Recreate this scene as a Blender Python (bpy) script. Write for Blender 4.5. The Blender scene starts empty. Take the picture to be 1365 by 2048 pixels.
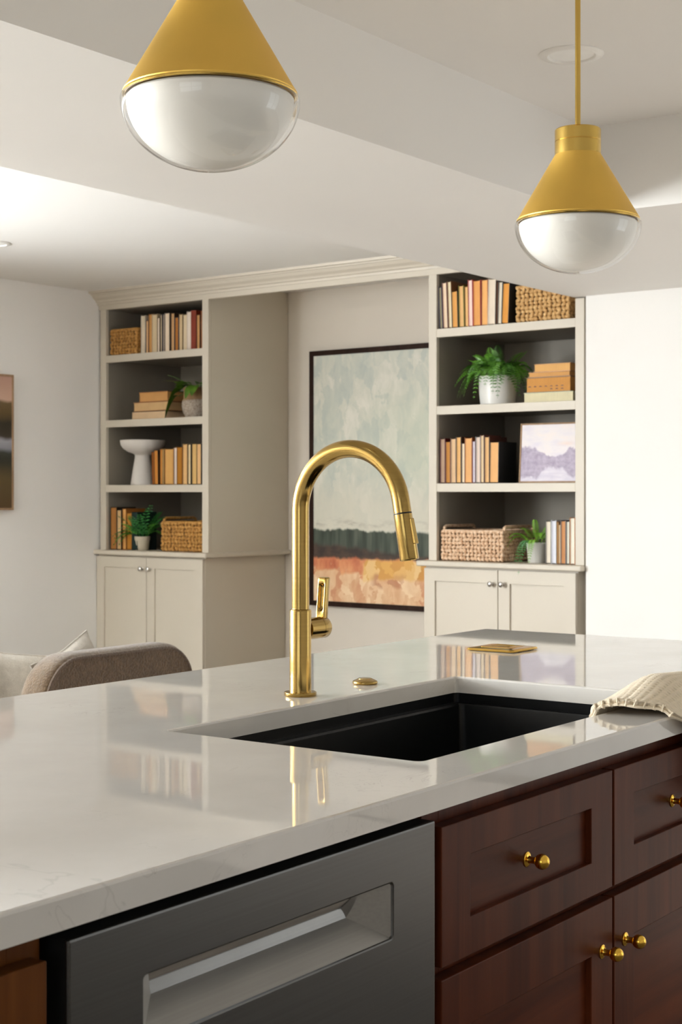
import bpy, bmesh, math, random
from mathutils import Vector, Matrix, Euler
C = bpy.context.scene.collection
SC = bpy.context.scene
rnd = random.Random(7)
PI = math.pi
R = math.radians

def s2l(*c):
    o = []
    for v in c:
        v /= 255.0
        o.append(v / 12.92 if v <= 0.04045 else ((v + 0.055) / 1.055) ** 2.4)
    return tuple(o)

# ------------------------------------------------------------------ camera
CAM_H = 1.26
cam_d = bpy.data.cameras.new('camera'); cam = bpy.data.objects.new('camera', cam_d); C.objects.link(cam)
cam_d.sensor_fit = 'HORIZONTAL'; cam_d.sensor_width = 36.0
cam_d.lens = 3046.4 * 36.0 / 1365.0
cam_d.shift_y = -36.9 / 1365.0
cam.location = (0, 0, CAM_H)
cam.rotation_euler = (PI / 2, 0, R(-(90 - 35.654)))
cam_d.clip_start = 0.02
cam_d.dof.use_dof = True; cam_d.dof.focus_distance = 2.35; cam_d.dof.aperture_fstop = 24.0
SC.camera = cam

# ------------------------------------------------------------------ sky, exposure
w = bpy.data.worlds.new('sky'); SC.world = w; w.use_nodes = True
bg = w.node_tree.nodes['Background']; bg.inputs[0].default_value = (0.85, 0.93, 1.0, 1); bg.inputs[1].default_value = 1.2
SC.view_settings.view_transform = 'Standard'; SC.view_settings.look = 'None'
SC.view_settings.gamma = 1.0; SC.view_settings.use_curve_mapping = False
SC.view_settings.exposure = 0.0
SC.cycles.use_denoising = True
SC.cycles.max_bounces = 14; SC.cycles.diffuse_bounces = 8; SC.cycles.transparent_max_bounces = 16

# ------------------------------------------------------------------ daylight through the living room window, plus added kitchen fill
def area(name, loc, direction, sx, sy, power, col, spread=PI):
    l = bpy.data.lights.new(name, 'AREA'); l.shape = 'RECTANGLE'; l.size = sx; l.size_y = sy
    l.energy = power; l.color = col; l.spread = spread
    o = bpy.data.objects.new(name, l); C.objects.link(o); o.location = loc
    o.rotation_euler = Vector(direction).to_track_quat('-Z', 'Z').to_euler()
    return o
# wide window in the living room wall (left of the frame), facing -Y
area('daylight_living_window', (-0.4, 6.50, 1.50), (0, -1, 0.0), 3.4, 1.15, 650, (0.94, 0.98, 1.0))
# sunlit paving outside that window, throwing light up onto the ceiling
area('daylight_sunlit_patio', (1.5, 8.0, 0.02), (0, 0, 1), 7.0, 2.6, 3500, (0.93, 0.975, 1.0))
# fill lamp added at an unseen opening left of the island, facing +X
area('added_fill_kitchen', (-2.58, 0.1, 1.50), (1, 0, 0), 1.3, 2.2, 11, (0.93, 0.975, 1.0))
# fill lamps added behind the camera: one facing +Y, one facing up
area('added_fill_rear', (4.85, -2.5, 1.08), (0, 1, 0), 2.0, 2.0, 13, (0.93, 0.975, 1.0))
area('added_upward_fill_rear', (4.85, -3.9, 0.02), (0, 0, 1), 4.0, 2.4, 30, (0.93, 0.975, 1.0))
# sun through the added rear opening, falling on the kitchen floor to the right of the island
sl_ = bpy.data.lights.new('sun', 'SUN'); sl_.energy = 30.0; sl_.color = (0.98, 0.985, 1.0); sl_.angle = R(0.6)
so_ = bpy.data.objects.new('sun', sl_); C.objects.link(so_); so_.location = (5, -6, 5)
so_.rotation_euler = Vector((0.0, 1.0, -0.41)).to_track_quat('-Z', 'Y').to_euler()

# ------------------------------------------------------------------ material helpers
MATS = {}
class NT:
    def __init__(s, name):
        s.m = bpy.data.materials.new(name); s.m.use_nodes = True
        s.t = s.m.node_tree; s.b = s.t.nodes['Principled BSDF']; s._tc = None
    def n(s, typ, **kw):
        x = s.t.nodes.new(typ)
        for k, v in kw.items(): setattr(x, k, v)
        return x
    def link(s, a, b): s.t.links.new(a, b)
    def tc(s, kind='Object'):
        if s._tc is None: s._tc = s.n('ShaderNodeTexCoord')
        return s._tc.outputs[kind]
    def mapping(s, vec, scale=(1, 1, 1), loc=(0, 0, 0), rot=(0, 0, 0)):
        x = s.n('ShaderNodeMapping'); s.link(vec, x.inputs[0])
        x.inputs['Scale'].default_value = scale; x.inputs['Location'].default_value = loc; x.inputs['Rotation'].default_value = rot
        return x.outputs[0]
    def noise(s, vec, scale, detail=2.0, rough=0.5, dist=0.0, out=0):
        x = s.n('ShaderNodeTexNoise'); s.link(vec, x.inputs['Vector'])
        x.inputs['Scale'].default_value = scale; x.inputs['Detail'].default_value = detail
        x.inputs['Roughness'].default_value = rough; x.inputs['Distortion'].default_value = dist
        return x.outputs[out]
    def voro(s, vec, scale, feature='F1', out='Color', rand=1.0):
        x = s.n('ShaderNodeTexVoronoi', feature=feature); s.link(vec, x.inputs['Vector']); x.inputs['Scale'].default_value = scale
        x.inputs['Randomness'].default_value = rand
        return x.outputs[out]
    def ramp(s, fac, stops, interp='LINEAR'):
        x = s.n('ShaderNodeValToRGB'); x.color_ramp.interpolation = interp
        e = x.color_ramp.elements
        while len(e) < len(stops): e.new(0.5)
        for i, (p, c) in enumerate(stops):
            e[i].position = p; e[i].color = (c, c, c, 1) if isinstance(c, (int, float)) else (*c, 1)
        s.link(fac, x.inputs[0]); return x.outputs[0]
    def mix(s, fac, a, b, blend='MIX'):
        x = s.n('ShaderNodeMix', data_type='RGBA', blend_type=blend)
        for sock, v in ((x.inputs[0], fac), (x.inputs[6], a), (x.inputs[7], b)):
            if hasattr(v, 'is_output'): s.link(v, sock)
            elif isinstance(v, (int, float)): sock.default_value = v
            else: sock.default_value = (*v, 1)
        return x.outputs[2]
    def math(s, op, a, b=0.0):
        x = s.n('ShaderNodeMath', operation=op)
        for i, v in enumerate((a, b)):
            if hasattr(v, 'is_output'): s.link(v, x.inputs[i])
            else: x.inputs[i].default_value = v
        return x.outputs[0]
    def sep(s, vec):
        x = s.n('ShaderNodeSeparateXYZ'); s.link(vec, x.inputs[0]); return x.outputs
    def color(s, v):
        if hasattr(v, 'is_output'): s.link(v, s.b.inputs['Base Color'])
        else: s.b.inputs['Base Color'].default_value = (*v, 1)
    def bump(s, h, strength=0.3, dist=0.002):
        x = s.n('ShaderNodeBump'); x.inputs['Strength'].default_value = strength; x.inputs['Distance'].default_value = dist
        s.link(h, x.inputs['Height']); s.link(x.outputs[0], s.b.inputs['Normal'])
    def set(s, **kw):
        for k, v in kw.items():
            k = {'rough': 'Roughness', 'metal': 'Metallic', 'ior': 'IOR', 'spec': 'Specular IOR Level', 'coat': 'Coat Weight',
                 'coatr': 'Coat Roughness', 'sheen': 'Sheen Weight', 'sheenr': 'Sheen Roughness', 'aniso': 'Anisotropic', 'sss': 'Subsurface Weight'}[k]
            if hasattr(v, 'is_output'): s.link(v, s.b.inputs[k])
            else: s.b.inputs[k].default_value = v
        return s

def plain(name, col, rough=0.5, var=0.04, scale=6.0, bump=0.0, bscale=200.0, **kw):
    if name in MATS: return MATS[name]
    t = NT(name)
    n = t.noise(t.tc(), scale, 3)
    dark = tuple(c * (1 - var) for c in col); light = tuple(min(1, c * (1 + var)) for c in col)
    t.color(t.ramp(n, [(0.3, dark), (0.7, light)]))
    t.set(rough=rough, **kw)
    if bump: t.bump(t.noise(t.tc(), bscale, 2), bump, 0.001)
    MATS[name] = t.m
    return t.m

def m_wood(name, dark, light, rough=0.35, axis='z', coat=0.03):
    t = NT(name)
    sc = {'z': (28, 28, 1.6), 'x': (1.6, 28, 28)}[axis]
    v = t.mapping(t.tc(), sc)
    g = t.noise(v, 1.0, 6, 0.6, 0.6)
    big = t.noise(t.tc(), 3.5, 3, 0.5)
    c = t.ramp(g, [(0.32, dark), (0.68, light)])
    c = t.mix(t.ramp(big, [(0.35, 0.0), (0.7, 0.55)]), c, tuple(x * 0.6 for x in dark))
    t.color(c); t.set(rough=rough, coat=coat, coatr=0.25, spec=0.09)
    t.bump(g, 0.06, 0.0006)
    MATS[name] = t.m; return t.m

def m_brass(name, col, rough, brushed=True, aniso=0.5):
    t = NT(name)
    v = t.mapping(t.tc(), (4, 4, 260) if brushed else (6, 6, 6))
    n = t.noise(v, 1.0, 3)
    t.color(t.ramp(n, [(0.3, tuple(c * 0.93 for c in col)), (0.7, tuple(min(1, c * 1.05) for c in col))]))
    t.set(metal=1.0, rough=t.ramp(n, [(0.3, rough * 0.85), (0.7, rough * 1.15)]), aniso=aniso if brushed else 0.0)
    MATS[name] = t.m; return t.m

# ------------------------------------------------------------------ materials
m_wall = plain('white_wall_paint', (0.84, 0.824, 0.798), 0.75, 0.015, 1.5, 0.03, 350)
m_ceil = plain('ceiling_paint', (0.80, 0.782, 0.75), 0.85, 0.012, 1.2, 0.03, 300)
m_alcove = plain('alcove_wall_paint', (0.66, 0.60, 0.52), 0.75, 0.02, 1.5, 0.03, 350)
m_greige = plain('greige_cabinet_paint', (0.56, 0.505, 0.415), 0.42, 0.02, 2.0)
m_inner = plain('taupe_interior', (0.26, 0.23, 0.185), 0.55, 0.03, 2.0)  # one darker taupe for all bookcase interiors
m_umber = plain('bounce_tuned_umber_wall', (0.46, 0.43, 0.395), 0.7, 0.03, 2.0)  # unseen rear wall, toned to limit the light it bounces back
m_taupe = plain('bounce_tuned_taupe_wall', (0.36, 0.33, 0.29), 0.75, 0.02, 1.5)  # unseen end wall, toned down for the same weaker bounce
m_floor = m_wood('oak_floor', (0.195, 0.168, 0.138), (0.285, 0.252, 0.215), 0.45, 'x', 0.1)
m_cherry = m_wood('dark_cherry_wood', (0.066, 0.0135, 0.0046), (0.135, 0.032, 0.0105), 0.33)
m_cherry_x = m_wood('dark_cherry_wood_rail', (0.066, 0.0135, 0.0046), (0.135, 0.032, 0.0105), 0.33, 'x')
m_cherry_warm_lit = m_wood('warm_lit_cherry_wood', (0.115, 0.036, 0.007), (0.22, 0.075, 0.016), 0.33)  # the same cherry with warm light put into its colour
m_black = plain('black_rubber', (0.006, 0.006, 0.006), 0.6)
m_sink = plain('black_composite', (0.004, 0.0042, 0.0045), 0.34, 0.15, 40, 0.05, 900, spec=0.25)
m_gold = m_brass('brushed_gold', (0.43, 0.285, 0.088), 0.16, True, 0.0)
m_pend = m_brass('satin_brass', (0.84, 0.55, 0.125), 0.48, False)
m_pend_trim = m_brass('bright_brass', (0.74, 0.50, 0.13), 0.22, False)
m_knob = m_brass('polished_brass', (0.92, 0.56, 0.085), 0.17, False)
m_plate = m_brass('mirror_brass', (0.66, 0.42, 0.10), 0.09, False)
m_nickel = m_brass('satin_nickel', (0.55, 0.53, 0.50), 0.25, False)
m_chrome = m_brass('chrome_lip', (0.70, 0.70, 0.70), 0.07, False)
m_opal = plain('opal_glass', (0.88, 0.86, 0.81), 0.3, 0.02, 4)
m_white_plastic = plain('white_trim_plastic', (0.80, 0.78, 0.74), 0.4)
m_lens = plain('frosted_lens', (0.86, 0.85, 0.82), 0.5)
m_frame_dark = m_wood('espresso_frame', (0.020, 0.009, 0.006), (0.04, 0.02, 0.014), 0.4)
m_frame_oak = m_wood('light_oak_frame', (0.34, 0.21, 0.12), (0.46, 0.31, 0.19), 0.45)
m_ceramic = plain('white_ceramic', (0.74, 0.725, 0.69), 0.35, 0.02)
m_matte_white = plain('matte_white_ceramic', (0.66, 0.62, 0.57), 0.7, 0.03, 8)
m_pot_beige = plain('beige_clay', (0.50, 0.44, 0.33), 0.7, 0.06, 14)
m_soil = plain('potting_soil', (0.03, 0.02, 0.013), 0.95, 0.4, 80)

def m_steel():
    t = NT('brushed_steel')
    n = t.noise(t.mapping(t.tc(), (2, 300, 300)), 1.0, 3)
    t.color(t.ramp(n, [(0.3, (0.120, 0.117, 0.111)), (0.7, (0.138, 0.135, 0.128))]))
    t.set(metal=1.0, rough=t.ramp(n, [(0.3, 0.30), (0.7, 0.37)]), aniso=0.4)
    return t.m
m_steel = m_steel()

def m_pocket():
    t = NT('pocket_steel')
    n = t.noise(t.mapping(t.tc(), (2, 300, 300)), 1.0, 3)
    t.color(t.ramp(n, [(0.3, (0.36, 0.35, 0.33)), (0.7, (0.40, 0.39, 0.365))]))
    t.set(metal=0.85, rough=0.42)
    return t.m
m_pocket = m_pocket()

def m_quartz():
    t = NT('white_quartz')
    o = t.tc()
    base = t.ramp(t.noise(o, 5, 4, 0.6), [(0.3, (0.64, 0.615, 0.575)), (0.7, (0.71, 0.685, 0.645))])
    # sparse thin grey veins: a narrow band of a distorted noise, broken up by a second noise
    def vein(scale, loc, width):
        n = t.noise(t.mapping(o, (1, 1, 1), loc), scale, 5, 0.62, 0.8)
        d = t.math('ABSOLUTE', t.math('SUBTRACT', n, 0.5))
        return t.ramp(d, [(0.0, 1.0), (width, 0.0)])
    v = t.math('MULTIPLY', vein(6.5, (3.4, 1, 7), 0.0035), t.ramp(t.noise(t.mapping(o, (1, 1, 1), (9, 2, 4)), 4.5, 2), [(0.56, 0.0), (0.66, 1.0)]))
    v2 = t.math('MULTIPLY', vein(2.2, (11, 5, 2), 0.0035), t.ramp(t.noise(t.mapping(o, (1, 1, 1), (1, 8, 3)), 3.0, 2), [(0.55, 0.0), (0.65, 0.7)]))
    c = t.mix(t.math('MULTIPLY', t.math('MAXIMUM', v, v2), 0.22), base, (0.16, 0.15, 0.135))
    spk = t.ramp(t.voro(o, 110, out='Distance'), [(0.02, 1.0), (0.06, 0.0)])
    c = t.mix(t.math('MULTIPLY', spk, 0.25), c, (0.75, 0.73, 0.70))
    t.color(c); t.set(rough=0.03, spec=0.6)
    return t.m
m_quartz = m_quartz()

def m_glass():
    t = NT('clear_glass'); nt = t.t
    out = nt.nodes['Material Output']
    tr = t.n('ShaderNodeBsdfTransparent'); tr.inputs[0].default_value = (0.97, 0.97, 0.965, 1)
    gl = t.n('ShaderNodeBsdfGlossy'); gl.inputs['Roughness'].default_value = 0.02
    lw = t.n('ShaderNodeLayerWeight'); lw.inputs[0].default_value = 0.5
    fres = t.math('ADD', 0.045, t.math('MULTIPLY', t.math('POWER', lw.outputs['Facing'], 4.0), 0.85))
    wob = t.n('ShaderNodeBump'); wob.inputs['Strength'].default_value = 0.05; wob.inputs['Distance'].default_value = 0.01
    t.link(t.noise(t.tc(), 14, 2), wob.inputs['Height']); t.link(wob.outputs[0], gl.inputs['Normal'])
    mx = t.n('ShaderNodeMixShader'); t.link(fres, mx.inputs[0]); t.link(tr.outputs[0], mx.inputs[1]); t.link(gl.outputs[0], mx.inputs[2])
    t.link(mx.outputs[0], out.inputs[0]); nt.nodes.remove(t.b)
    return t.m
m_glass = m_glass()

def m_fabric(name, a, b, scale, sheen=0.6):
    t = NT(name); o = t.tc()
    n = t.noise(o, scale, 4, 0.7); n2 = t.noise(o, scale * 0.18, 3)
    c = t.ramp(n, [(0.32, a), (0.68, b)])
    c = t.mix(t.ramp(n2, [(0.35, 0.0), (0.7, 0.4)]), c, tuple(x * 0.7 for x in a))
    t.color(c); t.set(rough=0.95, sheen=sheen, sheenr=0.45, spec=0.15)
    t.bump(n, 0.9, 0.006)
    return t.m
m_tweed = m_fabric('brown_tweed', (0.085, 0.050, 0.024), (0.215, 0.145, 0.080), 150, 0.6)
m_piping = m_fabric('brown_piping', (0.11, 0.07, 0.045), (0.2, 0.14, 0.09), 200, 0.6)
m_linen = m_fabric('ivory_linen', (0.60, 0.55, 0.47), (0.70, 0.66, 0.59), 260, 0.3)
m_towel = plain('cream_cotton', (0.80, 0.69, 0.52), 0.9, 0.06, 120, 0.25, 700, sheen=0.2)

def m_weave(name, a, b, c3):
    t = NT(name); o = t.tc()
    n = t.noise(o, 55, 3, 0.6); f = t.noise(t.mapping(o, (1, 1, 1)), 260, 3, 0.6)
    c = t.ramp(n, [(0.28, a), (0.5, b), (0.72, c3)])
    c = t.mix(t.ramp(f, [(0.4, 0.0), (0.8, 0.4)]), c, tuple(x * 0.5 for x in a))
    t.color(c); t.set(rough=0.65); t.bump(f, 0.4, 0.002)
    return t.m
m_sea = m_weave('seagrass', (0.27, 0.115, 0.018), (0.46, 0.225, 0.045), (0.60, 0.34, 0.10))
m_sea_mid = m_weave('water_hyacinth', (0.36, 0.18, 0.05), (0.62, 0.37, 0.14), (0.76, 0.52, 0.25))
m_sea_pale = m_weave('pale_water_hyacinth', (0.46, 0.25, 0.13), (0.74, 0.51, 0.33), (0.84, 0.66, 0.49))
m_core = plain('dark_basket_core', (0.13, 0.065, 0.022), 0.8, 0.2, 30)

def m_leaf(name, a, b):
    t = NT(name)
    t.color(t.ramp(t.noise(t.tc(), 30, 3), [(0.3, a), (0.7, b)])); t.set(rough=0.45, sss=0.0)
    return t.m
m_fern = m_leaf('fern_green', (0.06, 0.20, 0.010), (0.14, 0.37, 0.025))
m_fern_dark = m_leaf('fern_deep_green', (0.025, 0.12, 0.007), (0.075, 0.24, 0.016))
m_boston = m_leaf('boston_fern_green', (0.15, 0.38, 0.018), (0.29, 0.58, 0.05))
m_boston_dark = m_leaf('boston_fern_dark_green', (0.03, 0.20, 0.04), (0.08, 0.32, 0.08))  # darker green for two of the drooping fronds
m_herb = m_leaf('herb_green', (0.015, 0.12, 0.018), (0.04, 0.24, 0.04))
m_herb_l = m_leaf('herb_light_green', (0.06, 0.26, 0.025), (0.11, 0.38, 0.04))
m_pothos = m_leaf('pothos_green', (0.04, 0.11, 0.006), (0.09, 0.20, 0.012))
m_pothos_y = m_leaf('pothos_yellow_green', (0.12, 0.16, 0.008), (0.2, 0.22, 0.012))
m_stem = m_leaf('green_stem', (0.05, 0.10, 0.015), (0.09, 0.15, 0.03))

def m_stone_vase():
    t = NT('pitted_stone'); o = t.tc()
    z = t.sep(o)[2]
    n = t.noise(o, 170, 4, 0.7)
    body = t.ramp(n, [(0.38, (0.24, 0.18, 0.13)), (0.58, (0.50, 0.42, 0.34))])
    neck = t.ramp(t.noise(o, 20, 3), [(0.3, (0.22, 0.12, 0.05)), (0.7, (0.32, 0.20, 0.10))])
    k = t.ramp(t.math('ADD', z, t.math('MULTIPLY', t.math('SUBTRACT', t.noise(o, 18, 2), 0.5), 0.02)), [(0.098, 0.0), (0.104, 1.0)])
    t.color(t.mix(k, body, neck)); t.set(rough=0.85); t.bump(n, 0.8, 0.004)
    return t.m
m_stone = m_stone_vase()

def m_painting_big():
    t = NT('abstract_landscape_paint'); g = t.tc('Generated')
    x, _, z = t.sep(g)[0:3]
    # brush warp
    st = t.noise(t.mapping(g, (9, 1, 5)), 1.0, 4, 0.6)
    stv = t.noise(t.mapping(g, (12, 1, 6.5), (4, 0, 2), (0, 0.35, 0)), 1.0, 5, 0.68, 0.6)
    wrp = t.mix(0.16, g, t.noise(g, 9, 4, 0.65, out=1))
    blk = t.voro(t.mapping(wrp, (19, 1, 15)), 1.0, out='Color')
    blkf = t.sep(blk)[0]
    fine = t.noise(t.mapping(g, (40, 1, 14)), 1.0, 4, 0.65)
    zw = t.math('ADD', z, t.math('MULTIPLY', t.math('SUBTRACT', st, 0.5), 0.06))
    # sky: cream / pale teal / grey strokes
    sk = t.math('ADD', t.math('MULTIPLY', stv, 0.75), t.math('MULTIPLY', blkf, 0.25))
    sky = t.ramp(sk, [(0.30, s2l(184, 191, 184)), (0.46, s2l(199, 202, 191)), (0.58, s2l(210, 209, 196)), (0.72, s2l(225, 221, 210))])
    low = t.ramp(z, [(0.29, 1.0), (0.40, 0.85), (0.50, 0.0)])
    sky = t.mix(t.math('MULTIPLY', low, 0.8), sky, s2l(214, 209, 192))
    green = t.ramp(z, [(0.40, 0.0), (0.55, 0.35), (0.75, 0.3), (0.9, 0.0)])
    sky = t.mix(t.math('MULTIPLY', green, t.ramp(x, [(0.3, 0.2), (0.7, 1.0)])), sky, s2l(200, 212, 186))
    smudge = t.math('MULTIPLY', t.ramp(zw, [(0.295, 0.0), (0.31, 0.8), (0.34, 0.0)]), t.ramp(t.noise(t.mapping(g, (7, 1, 30), (5, 0, 1)), 1.0, 4, 0.7), [(0.48, 0.0), (0.68, 0.7)]))
    sky = t.mix(smudge, sky, s2l(120, 110, 98))
    # hills
    hill = t.ramp(t.noise(t.mapping(g, (22, 1, 4)), 1.0, 3), [(0.3, s2l(38, 44, 36)), (0.5, s2l(62, 72, 60)), (0.72, s2l(92, 98, 84))])
    brown = t.ramp(t.noise(t.mapping(g, (12, 1, 22)), 1.0, 3), [(0.35, s2l(52, 40, 33)), (0.6, s2l(78, 58, 46)), (0.75, s2l(130, 78, 55))])
    bz = t.math('ADD', zw, t.math('MULTIPLY', x, 0.055))
    col = t.mix(t.ramp(bz, [(0.225, 1.0), (0.24, 0.0)]), hill, brown)
    # fields
    or_ = t.ramp(st, [(0.36, s2l(176, 88, 58)), (0.5, s2l(206, 124, 84)), (0.64, s2l(226, 160, 112))])
    pk = t.ramp(t.math('ADD', t.math('MULTIPLY', stv, 0.6), t.math('MULTIPLY', blkf, 0.4)), [(0.30, s2l(206, 146, 108)), (0.46, s2l(224, 182, 140)), (0.66, s2l(238, 208, 170))])
    col = t.mix(t.ramp(zw, [(0.172, 1.0), (0.182, 0.0)]), col, or_)
    col = t.mix(t.ramp(t.math('ADD', zw, t.math('MULTIPLY', blkf, 0.05)), [(0.145, 1.0), (0.155, 0.0)]), col, pk)
    yl = t.ramp(blkf, [(0.2, s2l(206, 146, 70)), (0.6, s2l(224, 172, 92)), (0.9, s2l(236, 200, 140))])
    ymask = t.math('MULTIPLY', t.ramp(t.math('ADD', x, t.math('MULTIPLY', t.math('SUBTRACT', st, 0.5), 0.15)), [(0.35, 0.0), (0.365, 1.0)]),
                   t.math('MULTIPLY', t.ramp(zw, [(0.088, 0.0), (0.10, 1.0)]), t.ramp(zw, [(0.17, 1.0), (0.18, 0.0)])))
    col = t.mix(ymask, col, yl)
    bp = t.math('MULTIPLY', t.ramp(t.sep(blk)[1], [(0.62, 0.0), (0.66, 0.75)]),
                t.math('MULTIPLY', t.ramp(x, [(0.38, 0.0), (0.42, 1.0), (0.62, 1.0), (0.66, 0.0)]), t.ramp(zw, [(0.055, 0.0), (0.07, 1.0), (0.105, 1.0), (0.12, 0.0)])))
    col = t.mix(bp, col, s2l(186, 120, 84))
    # sky above hill line
    skm = t.ramp(zw, [(0.285, 0.0), (0.292, 1.0)])
    col = t.mix(skm, col, sky)
    t.color(col); t.set(rough=0.6); t.bump(fine, 0.35, 0.003)
    return t.m

def m_painting_small():
    t = NT('lavender_lake_paint'); g = t.tc('Generated')
    x, _, z = t.sep(g)[0:3]
    rag = t.noise(t.mapping(g, (9, 1, 4)), 1.0, 4, 0.65)
    sky = t.ramp(t.noise(t.mapping(g, (3, 1, 7)), 1.0, 3), [(0.3, s2l(222, 216, 226)), (0.5, s2l(232, 226, 228)), (0.75, s2l(240, 228, 222))])
    peach = t.math('MULTIPLY', t.ramp(z, [(0.60, 0), (0.66, 0.6), (0.72, 0)]), t.ramp(x, [(0.55, 0), (0.75, 1), (0.95, 0)]))
    sky = t.mix(peach, sky, s2l(236, 208, 190))
    edge = t.ramp(x, [(0.0, 0.62), (0.22, 0.60), (0.45, 0.46), (0.66, 0.46), (0.80, 0.60), (1.0, 0.62)])
    top = t.math('ADD', edge, t.math('MULTIPLY', t.math('SUBTRACT', rag, 0.5), 0.22))
    d = t.math('SUBTRACT', top, z)
    tree = t.ramp(t.noise(t.mapping(g, (14, 1, 14)), 1.0, 3), [(0.3, s2l(160, 148, 170)), (0.7, s2l(190, 180, 198))])
    col = t.mix(t.ramp(d, [(0.0, 0.0), (0.03, 1.0)]), sky, tree)
    wat = t.ramp(t.noise(t.mapping(g, (5, 1, 16)), 1.0, 3), [(0.3, s2l(206, 200, 216)), (0.7, s2l(226, 221, 230))])
    bot = t.ramp(x, [(0.0, 0.10), (0.28, 0.08), (0.42, 0.26), (0.68, 0.26), (0.85, 0.10), (1.0, 0.12)])
    d2 = t.math('SUBTRACT', t.math('ADD', bot, t.math('MULTIPLY', t.math('SUBTRACT', rag, 0.5), 0.2)), z)
    col = t.mix(t.ramp(d2, [(-0.02, 0.0), (0.05, 1.0)]), col, wat)
    t.color(col); t.set(rough=0.6)
    return t.m

def m_painting_dark():
    t = NT('dark_hills_paint'); g = t.tc('Generated')
    x, _, z = t.sep(g)[0:3]
    zw = t.math('ADD', z, t.math('MULTIPLY', t.math('SUBTRACT', t.noise(t.mapping(g, (6, 1, 4)), 1.0, 3), 0.5), 0.07))
    col = t.ramp(zw, [(0.0, s2l(84, 62, 34)), (0.22, s2l(92, 76, 44)), (0.34, s2l(46, 44, 32)), (0.42, s2l(50, 54, 46)), (0.46, s2l(140, 142, 150)),
                      (0.51, s2l(160, 160, 170)), (0.54, s2l(60, 52, 40)), (0.64, s2l(48, 42, 28)), (0.72, s2l(98, 78, 44)), (0.80, s2l(110, 90, 58)), (0.83, s2l(205, 170, 150)), (1.0, s2l(186, 148, 132))])
    t.color(col); t.set(rough=0.5)
    return t.m

def m_book(rgb, page):
    key = ('page_' if page else 'cover_') + '%02x%02x%02x' % rgb
    if key in MATS: return MATS[key]
    t = NT(('book_pages' if page else 'book_cover')); c = s2l(*rgb)
    if page:
        n = t.noise(t.mapping(t.tc(), (900, 4, 4)), 1.0, 2)
        big = t.noise(t.tc(), 14, 3)
        cc = t.ramp(n, [(0.3, tuple(v * 0.80 for v in c)), (0.7, tuple(min(1, v * 1.08) for v in c))])
        t.color(t.mix(t.ramp(big, [(0.45, 0.0), (0.8, 0.25)]), cc, tuple(v * 0.6 for v in c))); t.set(rough=0.85)
    else:
        t.color(t.ramp(t.noise(t.tc(), 40, 3), [(0.3, tuple(v * 0.85 for v in c)), (0.7, c)])); t.set(rough=0.5)
    MATS[key] = t.m; return t.m

# ------------------------------------------------------------------ geometry helpers
def obj(name, bm, m=None, parent=None, loc=None, rot=None, smooth=False, bevel=0.0, seg=2, sharp=38):
    me = bpy.data.meshes.new(name)
    bmesh.ops.remove_doubles(bm, verts=bm.verts, dist=1e-6)
    bmesh.ops.recalc_face_normals(bm, faces=bm.faces)
    if smooth:
        for f in bm.faces: f.smooth = True
        for e in bm.edges:
            if len(e.link_faces) == 2 and e.calc_face_angle(0) > R(sharp): e.smooth = False
    bm.to_mesh(me); bm.free()
    o = bpy.data.objects.new(name, me); C.objects.link(o)
    if m is not None: me.materials.append(m)
    if parent is not None: o.parent = parent
    if loc is not None: o.location = loc
    if rot is not None: o.rotation_euler = rot
    if bevel:
        b = o.modifiers.new('bevel', 'BEVEL'); b.width = bevel; b.segments = seg; b.limit_method = 'ANGLE'; b.angle_limit = R(40)
    return o

def add_box(bm, x0, x1, y0, y1, z0, z1):
    v = [bm.verts.new(p) for p in ((x0, y0, z0), (x1, y0, z0), (x1, y1, z0), (x0, y1, z0), (x0, y0, z1), (x1, y0, z1), (x1, y1, z1), (x0, y1, z1))]
    for q in ((0, 3, 2, 1), (4, 5, 6, 7), (0, 1, 5, 4), (1, 2, 6, 5), (2, 3, 7, 6), (3, 0, 4, 7)): bm.faces.new([v[i] for i in q])
def boxes(*bs):
    bm = bmesh.new()
    for b in bs: add_box(bm, *b)
    return bm
def bridge(bm, loops, cap0=True, cap1=True, closed=False):
    L = [[bm.verts.new(p) for p in lp] for lp in loops]
    n = len(L[0])
    pairs = list(zip(L, L[1:])) + ([(L[-1], L[0])] if closed else [])
    for a, b in pairs:
        for i in range(n):
            j = (i + 1) % n
            try: bm.faces.new((a[i], a[j], b[j], b[i]))
            except ValueError: pass
    if not closed:
        if cap0: bm.faces.new(L[0][::-1])
        if cap1: bm.faces.new(L[-1])
def lathe(bm, prof, seg=40, c=(0, 0, 0), M=None):
    rings = []
    for r, z in prof:
        if r < 1e-6: rings.append([bm.verts.new((0, 0, z))])
        else: rings.append([bm.verts.new((r * math.cos(2 * PI * i / seg), r * math.sin(2 * PI * i / seg), z)) for i in range(seg)])
    for a, b in zip(rings, rings[1:]):
        for i in range(seg):
            j = (i + 1) % seg
            if len(a) == 1 and len(b) == 1: continue
            if len(a) == 1: bm.faces.new((a[0], b[j], b[i]))
            elif len(b) == 1: bm.faces.new((a[i], a[j], b[0]))
            else: bm.faces.new((a[i], a[j], b[j], b[i]))
    vs = [v for r in rings for v in r]
    if M is not None: bmesh.ops.transform(bm, matrix=M, verts=vs)
    bmesh.ops.translate(bm, vec=Vector(c), verts=vs)
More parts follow.
